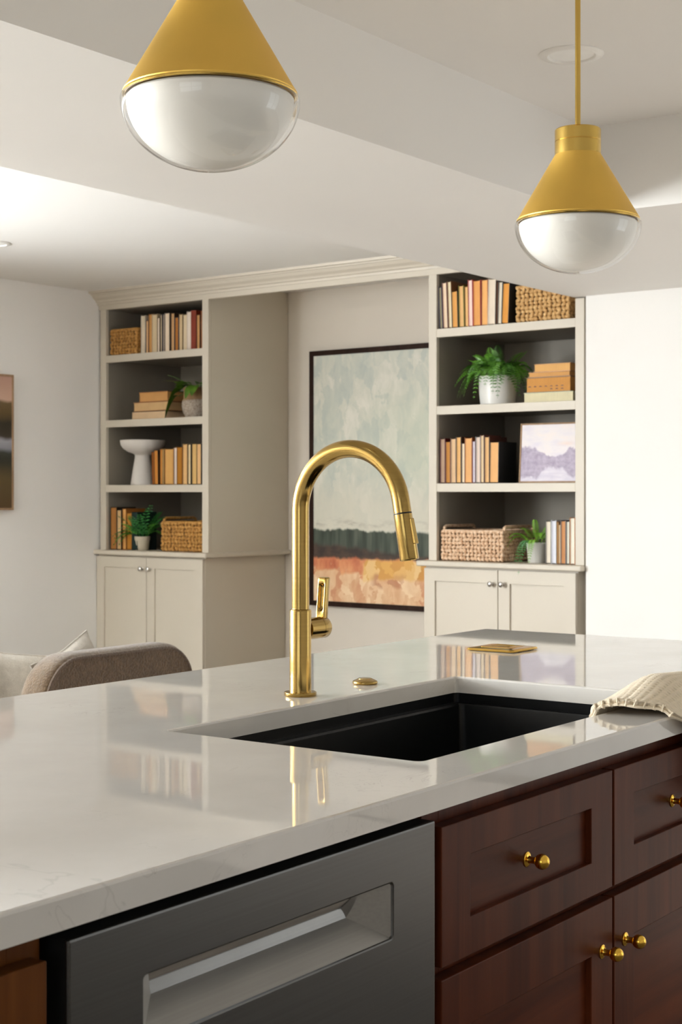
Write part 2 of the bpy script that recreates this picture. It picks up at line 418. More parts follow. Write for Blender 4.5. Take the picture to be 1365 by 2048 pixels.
def tube(bm, pts, rad, seg=10, caps=True):
    pts = [Vector(p) for p in pts]
    rads = rad if isinstance(rad, (list, tuple)) else [rad] * len(pts)
    up = None; rings = []
    for i, p in enumerate(pts):
        t = (pts[min(i + 1, len(pts) - 1)] - pts[max(i - 1, 0)]).normalized()
        if up is None:
            up = Vector((0, 0, 1)) if abs(t.z) < 0.9 else Vector((1, 0, 0))
        n = (up - t * up.dot(t)).normalized(); up = n; b = t.cross(n)
        rings.append([bm.verts.new(p + (n * math.cos(2 * PI * k / seg) + b * math.sin(2 * PI * k / seg)) * rads[i]) for k in range(seg)])
    for a, b in zip(rings, rings[1:]):
        for k in range(seg):
            j = (k + 1) % seg; bm.faces.new((a[k], a[j], b[j], b[k]))
    if caps: bm.faces.new(rings[0][::-1]); bm.faces.new(rings[-1])
def rrect(x0, x1, y0, y1, r, n=6):
    pts = []
    for cx, cy, a0 in ((x1 - r, y1 - r, 0), (x0 + r, y1 - r, 90), (x0 + r, y0 + r, 180), (x1 - r, y0 + r, 270)):
        for i in range(n + 1):
            a = R(a0 + 90 * i / n); pts.append((cx + r * math.cos(a), cy + r * math.sin(a)))
    return pts
def prism(bm, prof, x0, x1):
    """profile of (y, z) points extruded along x"""
    bridge(bm, [[(x0, y, z) for y, z in prof], [(x1, y, z) for y, z in prof]])
def thing(name, label, cat, loc=(0, 0, 0), rz=0.0, group=None, rot=None):
    o = bpy.data.objects.new(name, None); o.empty_display_size = 0.1; C.objects.link(o)
    o.location = loc; o.rotation_euler = rot if rot is not None else (0, 0, rz)
    return tag(o, label, cat, group)
def tag(o, label, cat, group=None):
    o['label'] = label; o['category'] = cat
    if group: o['group'] = group
    return o
def struct(name, bm, m, **kw):
    o = obj(name, bm, m, **kw); o['kind'] = 'structure'; return o
def stuff(o): o['kind'] = 'stuff'; return o

# frame of the built-ins: +x runs right along their front, +y into the wall, origin at the middle of the alcove front
PHI = R(-2.5)
FRZ = -PI / 2 + PHI
P0 = Vector((6.3, 4.68, 0))
EA = Vector((math.sin(PHI), -math.cos(PHI), 0)); EB = Vector((math.cos(PHI), math.sin(PHI), 0))
def F(a, b, z=0.0): return P0 + EA * a + EB * b + Vector((0, 0, z))

# ------------------------------------------------------------------ the room
CEIL = 2.425; BEAM = 2.15; XL, YB, XR, YL = -2.5, -2.3, 8.2, 6.305
fl = struct('floor', boxes((XL - .15, XR, YB - .15, YL + .15, -0.05, 0.0)), m_floor)
struct('ceiling', boxes((XL - .15, XR, YB - .15, YL + .15, CEIL, CEIL + .1)), m_ceil)
# left wall (runs along X) with the wide patio door opening
struct('wall_left', boxes((XL - .15, -2.20, YL, YL + .14, 0, CEIL), (3.40, XR, YL, YL + .14, 0, CEIL), (-2.20, 3.40, YL, YL + .14, 2.10, CEIL), (-2.20, 3.40, YL, YL + .14, 0, 0.92)), m_wall)
bm = bmesh.new()
for x in (-2.20, -0.82, 0.58, 1.95, 3.34): add_box(bm, x, x + .06, YL + .03, YL + .09, 0.92, 2.10)
for z in (0.92, 2.04): add_box(bm, -2.20, 3.40, YL + .03, YL + .09, z, z + .06)
struct('window_1', bm, m_white_plastic)
# unseen kitchen walls, with window openings added for the fill lamps
struct('wall_rear', boxes((XL - .15, 3.85, YB - .14, YB, 0, CEIL), (5.85, XR, YB - .14, YB, 0, CEIL), (3.85, 5.85, YB - .14, YB, 0, 0.05), (3.85, 5.85, YB - .14, YB, 2.10, CEIL)), m_umber)
bm = bmesh.new()
for x in (3.85, 4.82, 5.79): add_box(bm, x, x + .06, YB - .09, YB - .03, 0.05, 2.10)
for z in (0.05, 2.04): add_box(bm, 3.85, 5.85, YB - .09, YB - .03, z, z + .06)
struct('added_window_2', bm, m_white_plastic)
struct('wall_end', boxes((XL - .14, XL, YB, -1.05, 0, CEIL), (XL - .14, XL, 1.25, YL, 0, CEIL), (XL - .14, XL, -1.05, 1.25, 0, 0.80), (XL - .14, XL, -1.05, 1.25, 2.2, CEIL)), m_taupe)
bm = bmesh.new()
for y in (-1.05, 0.07, 1.19): add_box(bm, XL - .09, XL - .03, y, y + .06, 0.80, 2.2)
for z in (0.80, 1.47, 2.14): add_box(bm, XL - .09, XL - .03, -1.05, 1.25, z, z + .06)
struct('added_window_3', bm, m_white_plastic)
# back wall of the alcove and the bright wall to the right of the built-ins
FR = dict(loc=P0, rot=(0, 0, FRZ))
struct('wall_back', boxes((-1.66, 1.75, 0.68, 0.80, 0, CEIL)), m_alcove, **FR)
struct('wall_right', boxes((1.577, 7.2, -0.008, 0.68, 0, CEIL)), m_wall, **FR)
# dropped beam beside the island and the soffit that joins it
struct('trim_1', boxes((XL, 7.0, 2.19, 3.17, BEAM, CEIL)), m_ceil)
struct('trim_2', boxes((4.40, 7.0, YB, 2.19, BEAM, CEIL)), m_ceil)
# header board and crown moulding across both bookcases and the alcove
struct('trim_3', boxes((-1.625, 1.50, 0.0, 0.022, 2.322, CEIL)), m_greige, bevel=.002, **FR)
bm = bmesh.new()
prism(bm, [(0.0, 2.350), (-0.010, 2.350), (-0.012, 2.362), (-0.022, 2.366), (-0.028, 2.376), (-0.046, 2.388), (-0.058, 2.402), (-0.064, 2.404), (-0.066, 2.410), (-0.082, 2.412), (-0.084, CEIL), (0.0, CEIL)], -1.625, 1.50)
struct('trim_4', bm, m_greige, **FR)
struct('baseboard_left', boxes((-0.40, 6.25, YL - .015, YL, 0, 0.13)), m_white_plastic, bevel=.003)
struct('baseboard_back', boxes((-0.75, 0.68, 0.665, 0.68, 0, 0.13)), m_greige, bevel=.003, **FR)

def recessed_light(x, y, label, group):
    t = thing('recessed_light', label, 'downlight', (x, y, CEIL))
    bm = bmesh.new()
    lathe(bm, [(.060, 0), (.0605, -.003), (.064, -.0065), (.080, -.006), (.0855, -.002), (.0855, 0)], 48); obj('trim_ring', bm, m_white_plastic, t, smooth=True)
    bm = bmesh.new(); lathe(bm, [(0, -.002), (.0602, -.002), (.0602, 0), (0, 0)], 48); obj('lens', bm, m_lens, t)
recessed_light(3.638, 1.857, 'round white recessed downlight in the kitchen ceiling behind the brass rod', 'recessed ceiling lights')
recessed_light(4.815, 5.45, 'round white recessed downlight in the living room ceiling at the left edge', 'recessed ceiling lights')

# ------------------------------------------------------------------ pendants over the island
def pendant(x, y, z, label):
    t = thing('pendant_lamp', label, 'pendant lamp', (x, y, z), group='brass and glass pendants over the island')
    top = CEIL - z
    bm = bmesh.new()
    lathe(bm, [(.1235, -.001), (.1255, -.002), (.1262, .0015), (.1240, .0045), (.0470, .1360), (.0470, .1375), (.0445, .1375), (.1205, .0060), (.1235, -.001)], 96)
    obj('lamp_shade', bm, m_pend, t, smooth=True)
    bm = bmesh.new()
    lathe(bm, [(.0455, .1352), (.0475, .1352), (.0475, .1610), (.0468, .1616), (.0468, .1624), (.0475, .1630), (.0475, .1860), (.0458, .1880), (.0, .1880)], 72)
    obj('cap', bm, m_pend_trim, t, smooth=True)
    bm = bmesh.new()
    lathe(bm, [(.1240, .0005), (.1262, -.0005), (.1272, -.0025), (.1258, -.0045), (.1225, -.0042)], 96); obj('rim_band', bm, m_pend_trim, t, smooth=True)
    bm = bmesh.new(); lathe(bm, [(0, .1878), (.0057, .1878), (.0057, top - .02), (0, top - .02)], 20); obj('rod', bm, m_pend_trim, t, smooth=True)
    bm = bmesh.new(); lathe(bm, [(0, top - .022), (.055, top - .022), (.0575, top - .019), (.0575, top - .001), (0, top - .001)], 48); obj('canopy', bm, m_pend_trim, t, smooth=True)
    RG, D = .1300, .101
    out = [(.1235, -.0046), (.1275, -.0048), (.1293, -.0062), (RG, -.009)]
    out += [(RG * math.cos(a), -.009 - D * math.sin(a)) for a in [PI / 2 * i / 28 for i in range(1, 29)]]
    out[-1] = (0, -.009 - D)
    bm = bmesh.new(); lathe(bm, out, 96)
    obj('glass_bowl', bm, m_glass, t, smooth=True)
    ri, d2 = .1215, .0975
    bm = bmesh.new()
    inn = [(.112, -.0046), (.119, -.005), (ri, -.008)] + [(ri * math.cos(a), -.008 - d2 * math.sin(a)) for a in [PI / 2 * i / 24 for i in range(1, 25)]]
    inn[-1] = (0, -.008 - d2)
    lathe(bm, inn, 80); obj('opal_diffuser', bm, m_opal, t, smooth=True)
pendant(1.6824, 1.44, 1.838, 'nearer brass cone pendant with glass bowl, cropped by the top edge')
pendant(2.8495, 1.44, 1.826, 'farther brass cone pendant with glass bowl, hanging complete on its rod')

# ------------------------------------------------------------------ built-in bookcases
SH = (2.057, 1.683, 1.309)
def shaker(bm, x0, x1, z0, z1, yf, th, fw_s, fw_t, fw_b):
    """door frame lying in x/z, front at y = yf, thickness th"""
    def rc(a, b, c, d, y): return [(a, y, c), (b, y, c), (b, y, d), (a, y, d)]
    bridge(bm, [rc(x0, x1, z0, z1, yf + th), rc(x0, x1, z0, z1, yf), rc(x0 + fw_s, x1 - fw_s, z0 + fw_b, z1 - fw_t, yf), rc(x0 + fw_s, x1 - fw_s, z0 + fw_b, z1 - fw_t, yf + th)], closed=True)
def bookcase(a0, label, right):
    t = thing('bookcase', label, 'bookcase', F(a0, 0, 0), FRZ)
    W = .855; i0, i1 = .046, .809
    ztop = 2.322; zr = 2.145 if right else ztop
    obj('stile', boxes((0, i0, 0, .022, .935, ztop)), m_greige, t, bevel=.0015)
    obj('stile', boxes((i1, W, 0, .022, .935, zr)), m_greige, t, bevel=.0015)
    obj('side_panel', boxes((0, .02, .0225, .675, .935, CEIL - .001 if right else ztop)), m_greige, t)
    obj('side_panel', boxes((W - .02, W, .0225, .675, .935, zr if right else CEIL - .001)), m_greige, t)
    zi = zr if right else ztop
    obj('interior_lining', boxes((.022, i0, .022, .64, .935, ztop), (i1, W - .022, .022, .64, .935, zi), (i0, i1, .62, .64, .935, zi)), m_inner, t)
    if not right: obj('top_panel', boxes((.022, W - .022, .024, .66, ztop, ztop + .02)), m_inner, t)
    for z in SH:
        s = obj('shelf', boxes((i0 - .0, i1 + .0, .001, .024, z - .041, z)), m_greige, t, bevel=.0015)
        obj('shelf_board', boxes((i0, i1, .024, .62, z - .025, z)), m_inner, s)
    # ledge between the open shelves and the doors, wrapping the base
    e0 = -.014; e1 = W + .008 if right else W + .022
    obj('ledge', boxes((e0 if right is False else -.045, e1, -.045, .675, .909, .935)), m_greige, t, bevel=.006, seg=3)
    b0, b1 = (-.014 if not right else -.016), (W - .026 if not right else W - .030)
    if not right: b1 = W - .026 + .004
    obj('base_body', boxes((b0, b0 + .02, .0, .675, 0, .909), (b1 - .02, b1, .0, .675, 0, .909), (b0 + .02, b1 - .02, .655, .675, 0, .909), (b0 + .02, b1 - .02, .02, .655, .10, .12), (b0 + .02, b1 - .02, .0, .02, .0, .10), (b0 + .02, b1 - .02, .0, .02, .895, .909)), m_greige, t)
    mid = (.397 if not right else .4085)
    for k, (x0, x1) in enumerate(((b0 + .003, mid - .002), (mid + .002, b1 - .003))):
        bm = bmesh.new(); shaker(bm, x0, x1, .105, .900, -.020, .020, .062, .062, .062)
        d = obj('door', bm, m_greige, t, bevel=.001)
        obj('door_panel', boxes((x0 + .060, x1 - .060, -.0105, -.003, .165, .840)), m_greige, d)
        kx = (mid - .030) if k == 0 else (mid + .030)
        bm = bmesh.new()
        lathe(bm, [(0, 0), (.008, 0), (.008, .002), (.0045, .004), (.0042, .012), (.0075, .016), (.0125, .020), (.0135, .024), (.012, .028), (.007, .031), (0, .032)], 24, c=(kx, -.0195, .835), M=Matrix.Rotation(PI / 2, 4, 'X'))
        obj('knob', bm, m_nickel, d, smooth=True)
    return t
bookcase(-1.611, 'greige built-in bookcase with cupboard standing against the left wall', False)
bookcase(.709, 'greige built-in bookcase with cupboard to the right of the painting', True)

# ------------------------------------------------------------------ books
ORD = ['first', 'second', 'third', 'fourth', 'fifth', 'sixth', 'seventh', 'eighth', 'ninth', 'tenth', 'eleventh', 'twelfth', 'thirteenth', 'fourteenth', 'fifteenth', 'sixteenth']
PLACE = {'L1': 'top shelf of the left bookcase', 'L3': 'third shelf of the left bookcase', 'L4': 'lowest shelf of the left bookcase',
         'R1': 'top shelf of the right bookcase', 'R3': 'third shelf of the right bookcase', 'R4': 'lowest shelf of the right bookcase'}
BB = {'L1': .05, 'L3': .05, 'L4': .03, 'R1': .01, 'R3': .015, 'R4': .03}
def cname(c):
    r, g, b = c
    if max(c) < 70: return 'dark'
    if b >= r - 4: return 'white'
    if r - b < 42: return 'off-white'
    if r - b < 68: return 'cream'
    if r < 160 and g < 60: return 'rust-red'
    if r < 182: return 'brown'
    if r - b > 125: return 'orange-brown'
    return 'tan'
BOOKS = {
    'L1': (2.057, [
        (-1.328, 0.035, 0.221, 0, (225, 210, 185), (205, 195, 180)),
        (-1.292, 0.022, 0.191, 0, (225, 180, 130), (70, 60, 70)),
        (-1.268, 0.029, 0.224, 0, (205, 150, 85), (150, 95, 50)),
        (-1.237, 0.042, 0.221, 0, (215, 195, 160), (200, 180, 150)),
        (-1.194, 0.020, 0.200, 0, (230, 215, 195), (110, 80, 50)),
        (-1.171, 0.016, 0.215, 0, (200, 180, 150), (60, 55, 60)),
        (-1.154, 0.015, 0.216, 0, (185, 170, 155), (70, 75, 95)),
        (-1.137, 0.041, 0.221, 0, (235, 215, 190), (70, 50, 35)),
        (-1.092, 0.028, 0.218, 0, (210, 165, 115), (75, 55, 40)),
        (-1.062, 0.030, 0.192, 0, (180, 115, 45), (40, 60, 90)),
        (-1.031, 0.026, 0.207, 0, (220, 195, 155), (190, 165, 125)),
        (-1.002, 0.036, 0.204, 0, (225, 205, 170), (85, 55, 30)),
        (-0.964, 0.033, 0.216, 0, (230, 215, 200), (215, 200, 185)),
        (-0.930, 0.039, 0.218, 0, (130, 42, 12), (130, 42, 12)),
        (-0.890, 0.027, 0.194, 0, (200, 150, 95), (80, 45, 25)),
        (-0.861, 0.015, 0.216, 0, (170, 115, 75), (150, 90, 55)),
    ]),
    'L3': (1.309, [
        (-1.246, 0.023, 0.188, -2, (150, 85, 20), (120, 65, 15)),
        (-1.222, 0.036, 0.197, -1, (200, 130, 50), (60, 35, 15)),
        (-1.179, 0.022, 0.204, 0, (205, 140, 60), (110, 65, 25)),
        (-1.156, 0.013, 0.204, 0, (195, 160, 100), (140, 110, 70)),
        (-1.139, 0.068, 0.203, 0, (215, 165, 95), (185, 130, 65)),
        (-1.070, 0.025, 0.210, 0, (222, 205, 190), (170, 150, 140)),
        (-1.043, 0.044, 0.212, 0, (175, 115, 25), (120, 65, 10)),
        (-0.998, 0.034, 0.228, 0, (225, 180, 120), (190, 150, 100)),
        (-0.962, 0.025, 0.227, 0, (225, 200, 155), (35, 28, 22)),
        (-0.934, 0.040, 0.229, 0, (215, 175, 110), (60, 45, 30)),
        (-0.892, 0.036, 0.228, 0, (225, 180, 125), (45, 35, 28)),
    ]),
    'L4': (0.935, [
        (-1.557, 0.053, 0.246, 0, (165, 110, 50), (35, 25, 18)),
        (-1.502, 0.038, 0.231, 0, (205, 170, 120), (30, 24, 18)),
        (-1.463, 0.030, 0.238, 0, (220, 165, 95), (160, 100, 40)),
        (-1.431, 0.044, 0.215, 0, (180, 120, 35), (120, 75, 20)),
        (-1.385, 0.045, 0.219, 0, (14, 40, 36), (12, 36, 34)),
    ]),
    'R1': (2.057, [
        (0.759, 0.019, 0.204, -2.3, (150, 140, 112), (60, 62, 90)),
        (0.779, 0.029, 0.224, -2.3, (235, 210, 180), (120, 75, 70)),
        (0.810, 0.024, 0.227, -2.2, (230, 215, 180), (130, 85, 50)),
        (0.835, 0.038, 0.177, -1.6, (222, 160, 85), (30, 38, 25)),
        (0.875, 0.032, 0.201, -1.4, (225, 180, 120), (120, 112, 10)),
        (0.909, 0.022, 0.195, -1.2, (240, 195, 130), (125, 95, 20)),
        (0.929, 0.029, 0.224, -0.9, (245, 215, 205), (165, 45, 35)),
        (0.959, 0.046, 0.218, -0.5, (228, 162, 92), (175, 60, 22)),
        (1.006, 0.038, 0.218, 0, (240, 180, 110), (140, 24, 18)),
        (1.046, 0.042, 0.218, 1.2, (230, 215, 195), (215, 200, 180)),
        (1.089, 0.013, 0.205, 1.2, (95, 55, 20), (28, 22, 20)),
        (1.103, 0.023, 0.200, 2.0, (225, 215, 195), (90, 80, 70)),
        (1.127, 0.039, 0.191, 2.6, (225, 155, 70), (14, 13, 14)),
    ]),
    'R3': (1.309, [
        (0.766, 0.029, 0.218, 0, (180, 150, 125), (95, 16, 16)),
        (0.796, 0.030, 0.203, 0, (190, 130, 60), (90, 20, 22)),
        (0.827, 0.032, 0.217, 0, (220, 185, 145), (120, 85, 60)),
        (0.859, 0.029, 0.224, 0, (230, 180, 115), (70, 45, 30)),
        (0.889, 0.019, 0.193, 0, (240, 220, 190), (90, 75, 65)),
        (0.909, 0.042, 0.218, 0, (230, 175, 115), (155, 82, 25)),
        (0.952, 0.017, 0.202, 0, (225, 222, 232), (140, 60, 70)),
        (0.970, 0.028, 0.222, 0, (226, 206, 192), (130, 135, 135)),
        (0.998, 0.021, 0.229, 0, (230, 205, 165), (110, 60, 45)),
        (1.020, 0.029, 0.221, 0, (225, 180, 125), (70, 30, 18)),
        (1.050, 0.051, 0.195, 1, (235, 180, 120), (14, 14, 14)),
    ]),
    'R4': (0.935, [
        (1.346, 0.029, 0.198, 0, (232, 222, 205), (120, 115, 110)),
        (1.375, 0.027, 0.202, 0, (226, 228, 238), (205, 208, 215)),
        (1.403, 0.010, 0.196, 0, (195, 155, 100), (170, 130, 85)),
        (1.413, 0.011, 0.184, 0, (235, 215, 180), (170, 120, 70)),
        (1.425, 0.028, 0.201, 0, (205, 145, 95), (105, 100, 105)),
        (1.454, 0.019, 0.199, 0, (232, 228, 212), (80, 78, 80)),
        (1.473, 0.028, 0.215, 0, (240, 235, 220), (190, 120, 50)),
    ]),
}
def make_book(name, label, group, loc, rot, W, D, H, page, cover, spine_out=False):
    """spine at the back (or front), pages facing -y; local x thickness, z height"""
    ct = min(.0028, W * .12)
    bm = boxes((0, ct, 0, D, 0, H), (W - ct, W, 0, D, 0, H))
    if spine_out: add_box(bm, 0, W, -.003, 0, 0, H)
    else: add_box(bm, ct, W - ct, D - ct, D, 0, H)
    o = obj(name, bm, m_book(cover, False), None, loc, rot)
    tag(o, label, 'book', group)
    i = min(.004, H * .03)
    if not spine_out:
        bm = bmesh.new()
        # slightly concave fore-edge
        xs = [ct + (W - 2 * ct) * k / 4 for k in range(5)]
        prof = [(x, .0025 + .0022 * (1 - (2 * k / 4 - 1) ** 2)) for k, x in enumerate(xs)] + [(W - ct, D - ct), (ct, D - ct)]
        bridge(bm, [[(x, y, i) for x, y in prof], [(x, y, H - i) for x, y in prof]])
    else: bm = boxes((ct, W - ct, .001, D - .004, i, H - i))
    obj('pages', bm, m_book(page if not spine_out else (225, 200, 165), True), o)
    return o
for key, (zs, rows) in BOOKS.items():
    n = len(rows)
    for k, (a, W, H, tilt, pg, cv) in enumerate(rows):
        so = key == 'L1' and k == 13
        th = R(tilt)
        aa = a - H * math.sin(th); ww = W * (.93 if tilt < 0 else 1.0) - .0008
        z = zs + (ww * math.sin(th) if th > 0 else 0) + .0005
        where = ORD[k] + ' from the left'
        nm = cname(pg)
        lab = f"{nm} book, {where} on the {PLACE[key]}"
        make_book('book', lab, 'books on the ' + PLACE[key], F(aa, BB[key] + rnd.uniform(-.004, .006) * (1 if key[0] == 'L' else .3), z), (0, th, FRZ), ww, rnd.uniform(.14, .165), H, pg, cv, so)

def flat_book(a, b, z, W, D, H, page, cover, label, group, rz=0.0, thumb=False):
    """book lying down, fore-edge towards the room"""
    ct = .0028
    bm = boxes((0, W, 0, D, 0, ct), (0, W, 0, D, H - ct, H)); add_box(bm, 0, W, D - ct, D, ct, H - ct)
    o = obj('book', bm, m_book(cover, False), None, F(a, b, z), (0, 0, FRZ + rz)); tag(o, label, 'book', group)
    p = obj('pages', boxes((.004, W - .004, .003, D - ct, ct, H - ct)), m_book(page, True), o)
    if thumb:
        obj('thumb_index', thumbs(W, H), m_book((96, 44, 14), False), p)
    return o
def thumbs(W, H):
    q = bmesh.new()
    for n0, zz in ((0, H * .36), (4, H * .17)):
        for c_ in range(n0, 7):
            x = W * (.08 + .80 * c_ / 6.6); s = .0075
            prof = [(x + s * math.cos(PI * i / 6), .0026, zz + .0055 * math.sin(PI * i / 6)) for i in range(7)]
            bridge(q, [prof, [(px, .0045, pz) for px, _, pz in prof]])
    return q
# stack on the left bookcase
G = 'books lying in the left stack'
flat_book(-1.4177, .06, 1.684, .272, .19, .0455, (222, 190, 150), (70, 58, 40), 'cream book at the bottom of the stack in the left bookcase', G)
flat_book(-1.4018, .06, 1.7300, .278, .18, .0520, (205, 168, 118), (150, 95, 50), 'tan middle book of the stack in the left bookcase', G)
flat_book(-1.357, .06, 1.7825, .232, .16, .0570, (200, 148, 88), (140, 88, 50), 'topmost tan book of the stack in the left bookcase', G)
# stack on the right bookcase
G = 'books lying in the right stack'
flat_book(1.2138, .05, 1.684, .266, .20, .0460, (226, 216, 180), (205, 205, 170), 'pale cream book at the bottom of the stack in the right bookcase', G)
flat_book(1.2282, .05, 1.7305, .238, .18, .0700, (205, 145, 75), (110, 85, 60), 'thick dictionary with thumb index notches in the right bookcase stack', G, thumb=True)
flat_book(1.2375, .055, 1.8010, .222, .17, .0240, (215, 160, 95), (175, 125, 70), 'thin tan book on the thumb-indexed dictionary in the right stack', G)
flat_book(1.2639, .06, 1.8255, .195, .16, .0370, (228, 176, 108), (205, 150, 88), 'topmost thick tan book of the stack in the right bookcase', G)

# ------------------------------------------------------------------ woven baskets
def basket(a, b, z, W, D, H, label, m, nx, nz, handles=False, seed=1, coarse=1.0):
    r = random.Random(seed)
    t = thing('woven_basket', label, 'basket', F(a, b, z), FRZ, 'woven baskets in the bookcases')
    e = .012
    obj('basket_body', boxes((e, W - e, e, D - e, 0.001, .012), (e, W - e, e, e + .01, .012, H - .006), (e, W - e, D - e - .01, D - e, .012, H - .006), (e, e + .01, e + .01, D - e - .01, .012, H - .006), (W - e - .01, W - e, e + .01, D - e - .01, .012, H - .006)), m_core, t)
    bm = bmesh.new()
    dx = W / nx; dz = (H - .004) / nz
    tmpl = bmesh.new(); bmesh.ops.create_icosphere(tmpl, subdivisions=2, radius=1.0)
    tv = [v.co.copy() for v in tmpl.verts]; tf = [[v.index for v in f.verts] for f in tmpl.faces]; tmpl.free()
    def stitch(p, sx, sy, sz, rot):
        vs = [bm.verts.new(p + rot @ Vector((c.x * sx, c.y * sy, c.z * sz))) for c in tv]
        for f in tf: bm.faces.new([vs[i] for i in f]).smooth = True
    for side in ('front', 'right', 'left', 'back'):
        n = nx if side in ('front', 'back') else max(3, int(nx * D / W))
        L = W if side in ('front', 'back') else D
        for j in range(nz):
            for i in range(n):
                u = (i + .5) * L / n + r.uniform(-.1, .1) * L / n; zz = .004 + (j + .5) * dz + r.uniform(-.06, .06) * dz
                ang = R(34 if j % 2 == 0 else -34) + r.uniform(-.2, .2)
                if side == 'front': p = Vector((u, .008, zz)); rot = Matrix.Rotation(ang, 3, 'Y')
                elif side == 'back': p = Vector((u, D - .008, zz)); rot = Matrix.Rotation(ang, 3, 'Y')
                else: p = Vector((W - .008 if side == 'right' else .008, u, zz)); rot = Matrix.Rotation(PI / 2, 3, 'Z') @ Matrix.Rotation(ang, 3, 'Y')
                k = r.uniform(.88, 1.08)
                stitch(p, L / n * .62 * k, .0085 * k, dz * .55 * k, rot)
    stuff(obj('weave', bm, m, t))
    bm = bmesh.new()
    tube(bm, [(x, y, H - .004) for x, y in rrect(.008, W - .008, .008, D - .008, .01, 3)] + [(W - .008, D - .018, H - .004)], .007, 8)
    obj('rim', bm, m, t, smooth=True)
    if handles:
        for hx in (.004, W - .012):
            bm = bmesh.new()
            y0, y1 = D * .08, D * .92
            tube(bm, [(hx + .004, y0, H - .01), (hx + .004, y0, H + .012), (hx + .004, y0 + .012, H + .018), (hx + .004, y1 - .012, H + .018), (hx + .004, y1, H + .012), (hx + .004, y1, H - .01)], .0085, 8)
            obj('handle', bm, m, t, smooth=True)
    return t
basket(-1.555, .02, SH[0], .222, .24, .150, 'small brown woven basket on the top shelf of the left bookcase', m_sea, 9, 8, seed=3)
basket(-1.152, .03, .935, .335, .30, .168, 'brown seagrass basket on the lowest shelf of the left bookcase', m_sea, 13, 8, True, seed=4)
basket(1.188, .02, SH[0], .290, .25, .172, 'honey woven basket on the top shelf of the right bookcase', m_sea_mid, 12, 9, seed=5)
basket(.768, .015, .935, .356, .31, .149, 'pale chunky woven basket beside the fern in the right bookcase', m_sea_pale, 17, 8, True, seed=6)

# ------------------------------------------------------------------ plants
def frond_mesh(L, lift, droop, n, lw, ll, taper=0.9, seg=14, curl=0.0):
    """one feathery frond: curved rachis along +x rising to +z, pairs of leaflets"""
    bm = bmesh.new()
    def P(s): return Vector((L * s * (1 - .15 * droop * s), L * curl * s * s, L * (lift * s - droop * s * s)))
    tube(bm, [P(i / 8) for i in range(9)], [max(.0004, .0013 * (1 - .8 * i / 8)) for i in range(9)], 4)
    for i in range(n):
        s = .14 + .85 * (i + .5) / n
        p = P(s); t = (P(min(1, s + .02)) - P(s - .02)).normalized()
        side = t.cross(Vector((0, 0, 1))).normalized(); up = side.cross(t)
        env = (math.sin(PI * min(1, s * .75 + .22))) ** taper
        for sg in (-1, 1):
            d = (side * sg + t * .45 + up * .12).normalized()
            l = ll * env; w_ = lw * (0.5 + .5 * env)
            a = p; m1 = p + d * l * .45 + t * w_ * .5 + up * l * .06; m2 = p + d * l * .45 - t * w_ * .5 + up * l * .06; e = p + d * l - up * l * .16
            f = [bm.verts.new(q) for q in (a, m1, e, m2)]
            bm.faces.new((f[0], f[1], f[2])); bm.faces.new((f[0], f[2], f[3]))
    return bm
def pot(t, prof, m, zsoil, rsoil):
    bm = bmesh.new(); lathe(bm, prof, 48); obj('pot', bm, m, t, smooth=True)
    bm = bmesh.new(); lathe(bm, [(0, zsoil - .01), (rsoil, zsoil - .01), (rsoil, zsoil), (0, zsoil + .004)], 24); obj('soil', bm, m_soil, t)

def place_frond(t, name, bm, m, az, base, tilt=0.0):
    obj(name, bm, m, t, base, (0, -tilt, az))

# big fern in a white pot, right bookcase
r = random.Random(11)
t = thing('potted_fern', 'bushy green fern in a tall white pot on the right bookcase', 'plant', F(1.028, .12, SH[1]), FRZ, 'potted plants in the bookcases')
pot(t, [(0, 0), (.078, 0), (.083, .004), (.089, .06), (.091, .128), (.0905, .139), (.088, .140), (.0855, .136), (.084, .112), (0, .112)], m_ceramic, .120, .084)
for k in range(84):
    az = r.uniform(-PI, PI)
    if k < 46: az = r.uniform(-PI * 1.05, PI * .05)       # more towards the room
    inner = k % 3 == 0
    L = r.uniform(.10, .15) if inner else r.uniform(.14, .205)
    lift = r.uniform(1.15, 1.75) if inner else r.uniform(.75, 1.35)
    droop = r.uniform(.5, 1.0) if inner else r.uniform(.85, 1.55)
    rb = r.uniform(.01, .035) if inner else .05
    base = (rb * math.cos(az), rb * math.sin(az), .130)
    place_frond(t, 'frond', frond_mesh(L, lift, droop, 13, .0085, .036), m_fern if r.random() < .62 else m_fern_dark, az, base)

# boston fern in a small white pot, lowest right shelf
r = random.Random(5)
t = thing('potted_fern', 'small bright boston fern in a white pot beside the pale basket', 'plant', F(1.247, .12, .935), FRZ, 'potted plants in the bookcases')
pot(t, [(0, 0), (.040, 0), (.0425, .003), (.050, .082), (.0525, .086), (.053, .092), (.051, .093), (.048, .088), (.046, .076), (0, .076)], m_ceramic, .080, .046)
spec = [(PI * 1.02, .175, .85, 1.15), (PI * .96, .16, 1.0, 1.1), (PI * 1.1, .15, 1.1, 1.25), (-PI * .52, .155, .75, 1.65), (-PI * .60, .15, .8, 1.75), (-PI * .42, .13, .9, 1.6), (-PI * .3, .12, 1.2, 1.0),
        (-PI * .15, .12, 1.3, 1.2), (PI * .85, .13, 1.25, .9), (PI * .5, .12, 1.4, .9), (PI * .3, .12, 1.4, .8), (-PI * .75, .12, 1.2, 1.1), (0.1, .11, 1.5, .9), (PI * .7, .11, 1.6, .8), (-PI * .85, .15, 1.0, 1.4)]
for k, (az, L, li, dr) in enumerate(spec):
    place_frond(t, 'frond', frond_mesh(L * 1.08, li * 1.1, dr, 17, .0068, .021, .6), m_boston_dark if k in (3, 4) else m_boston, az, (.028 * math.cos(az), .028 * math.sin(az), .086))

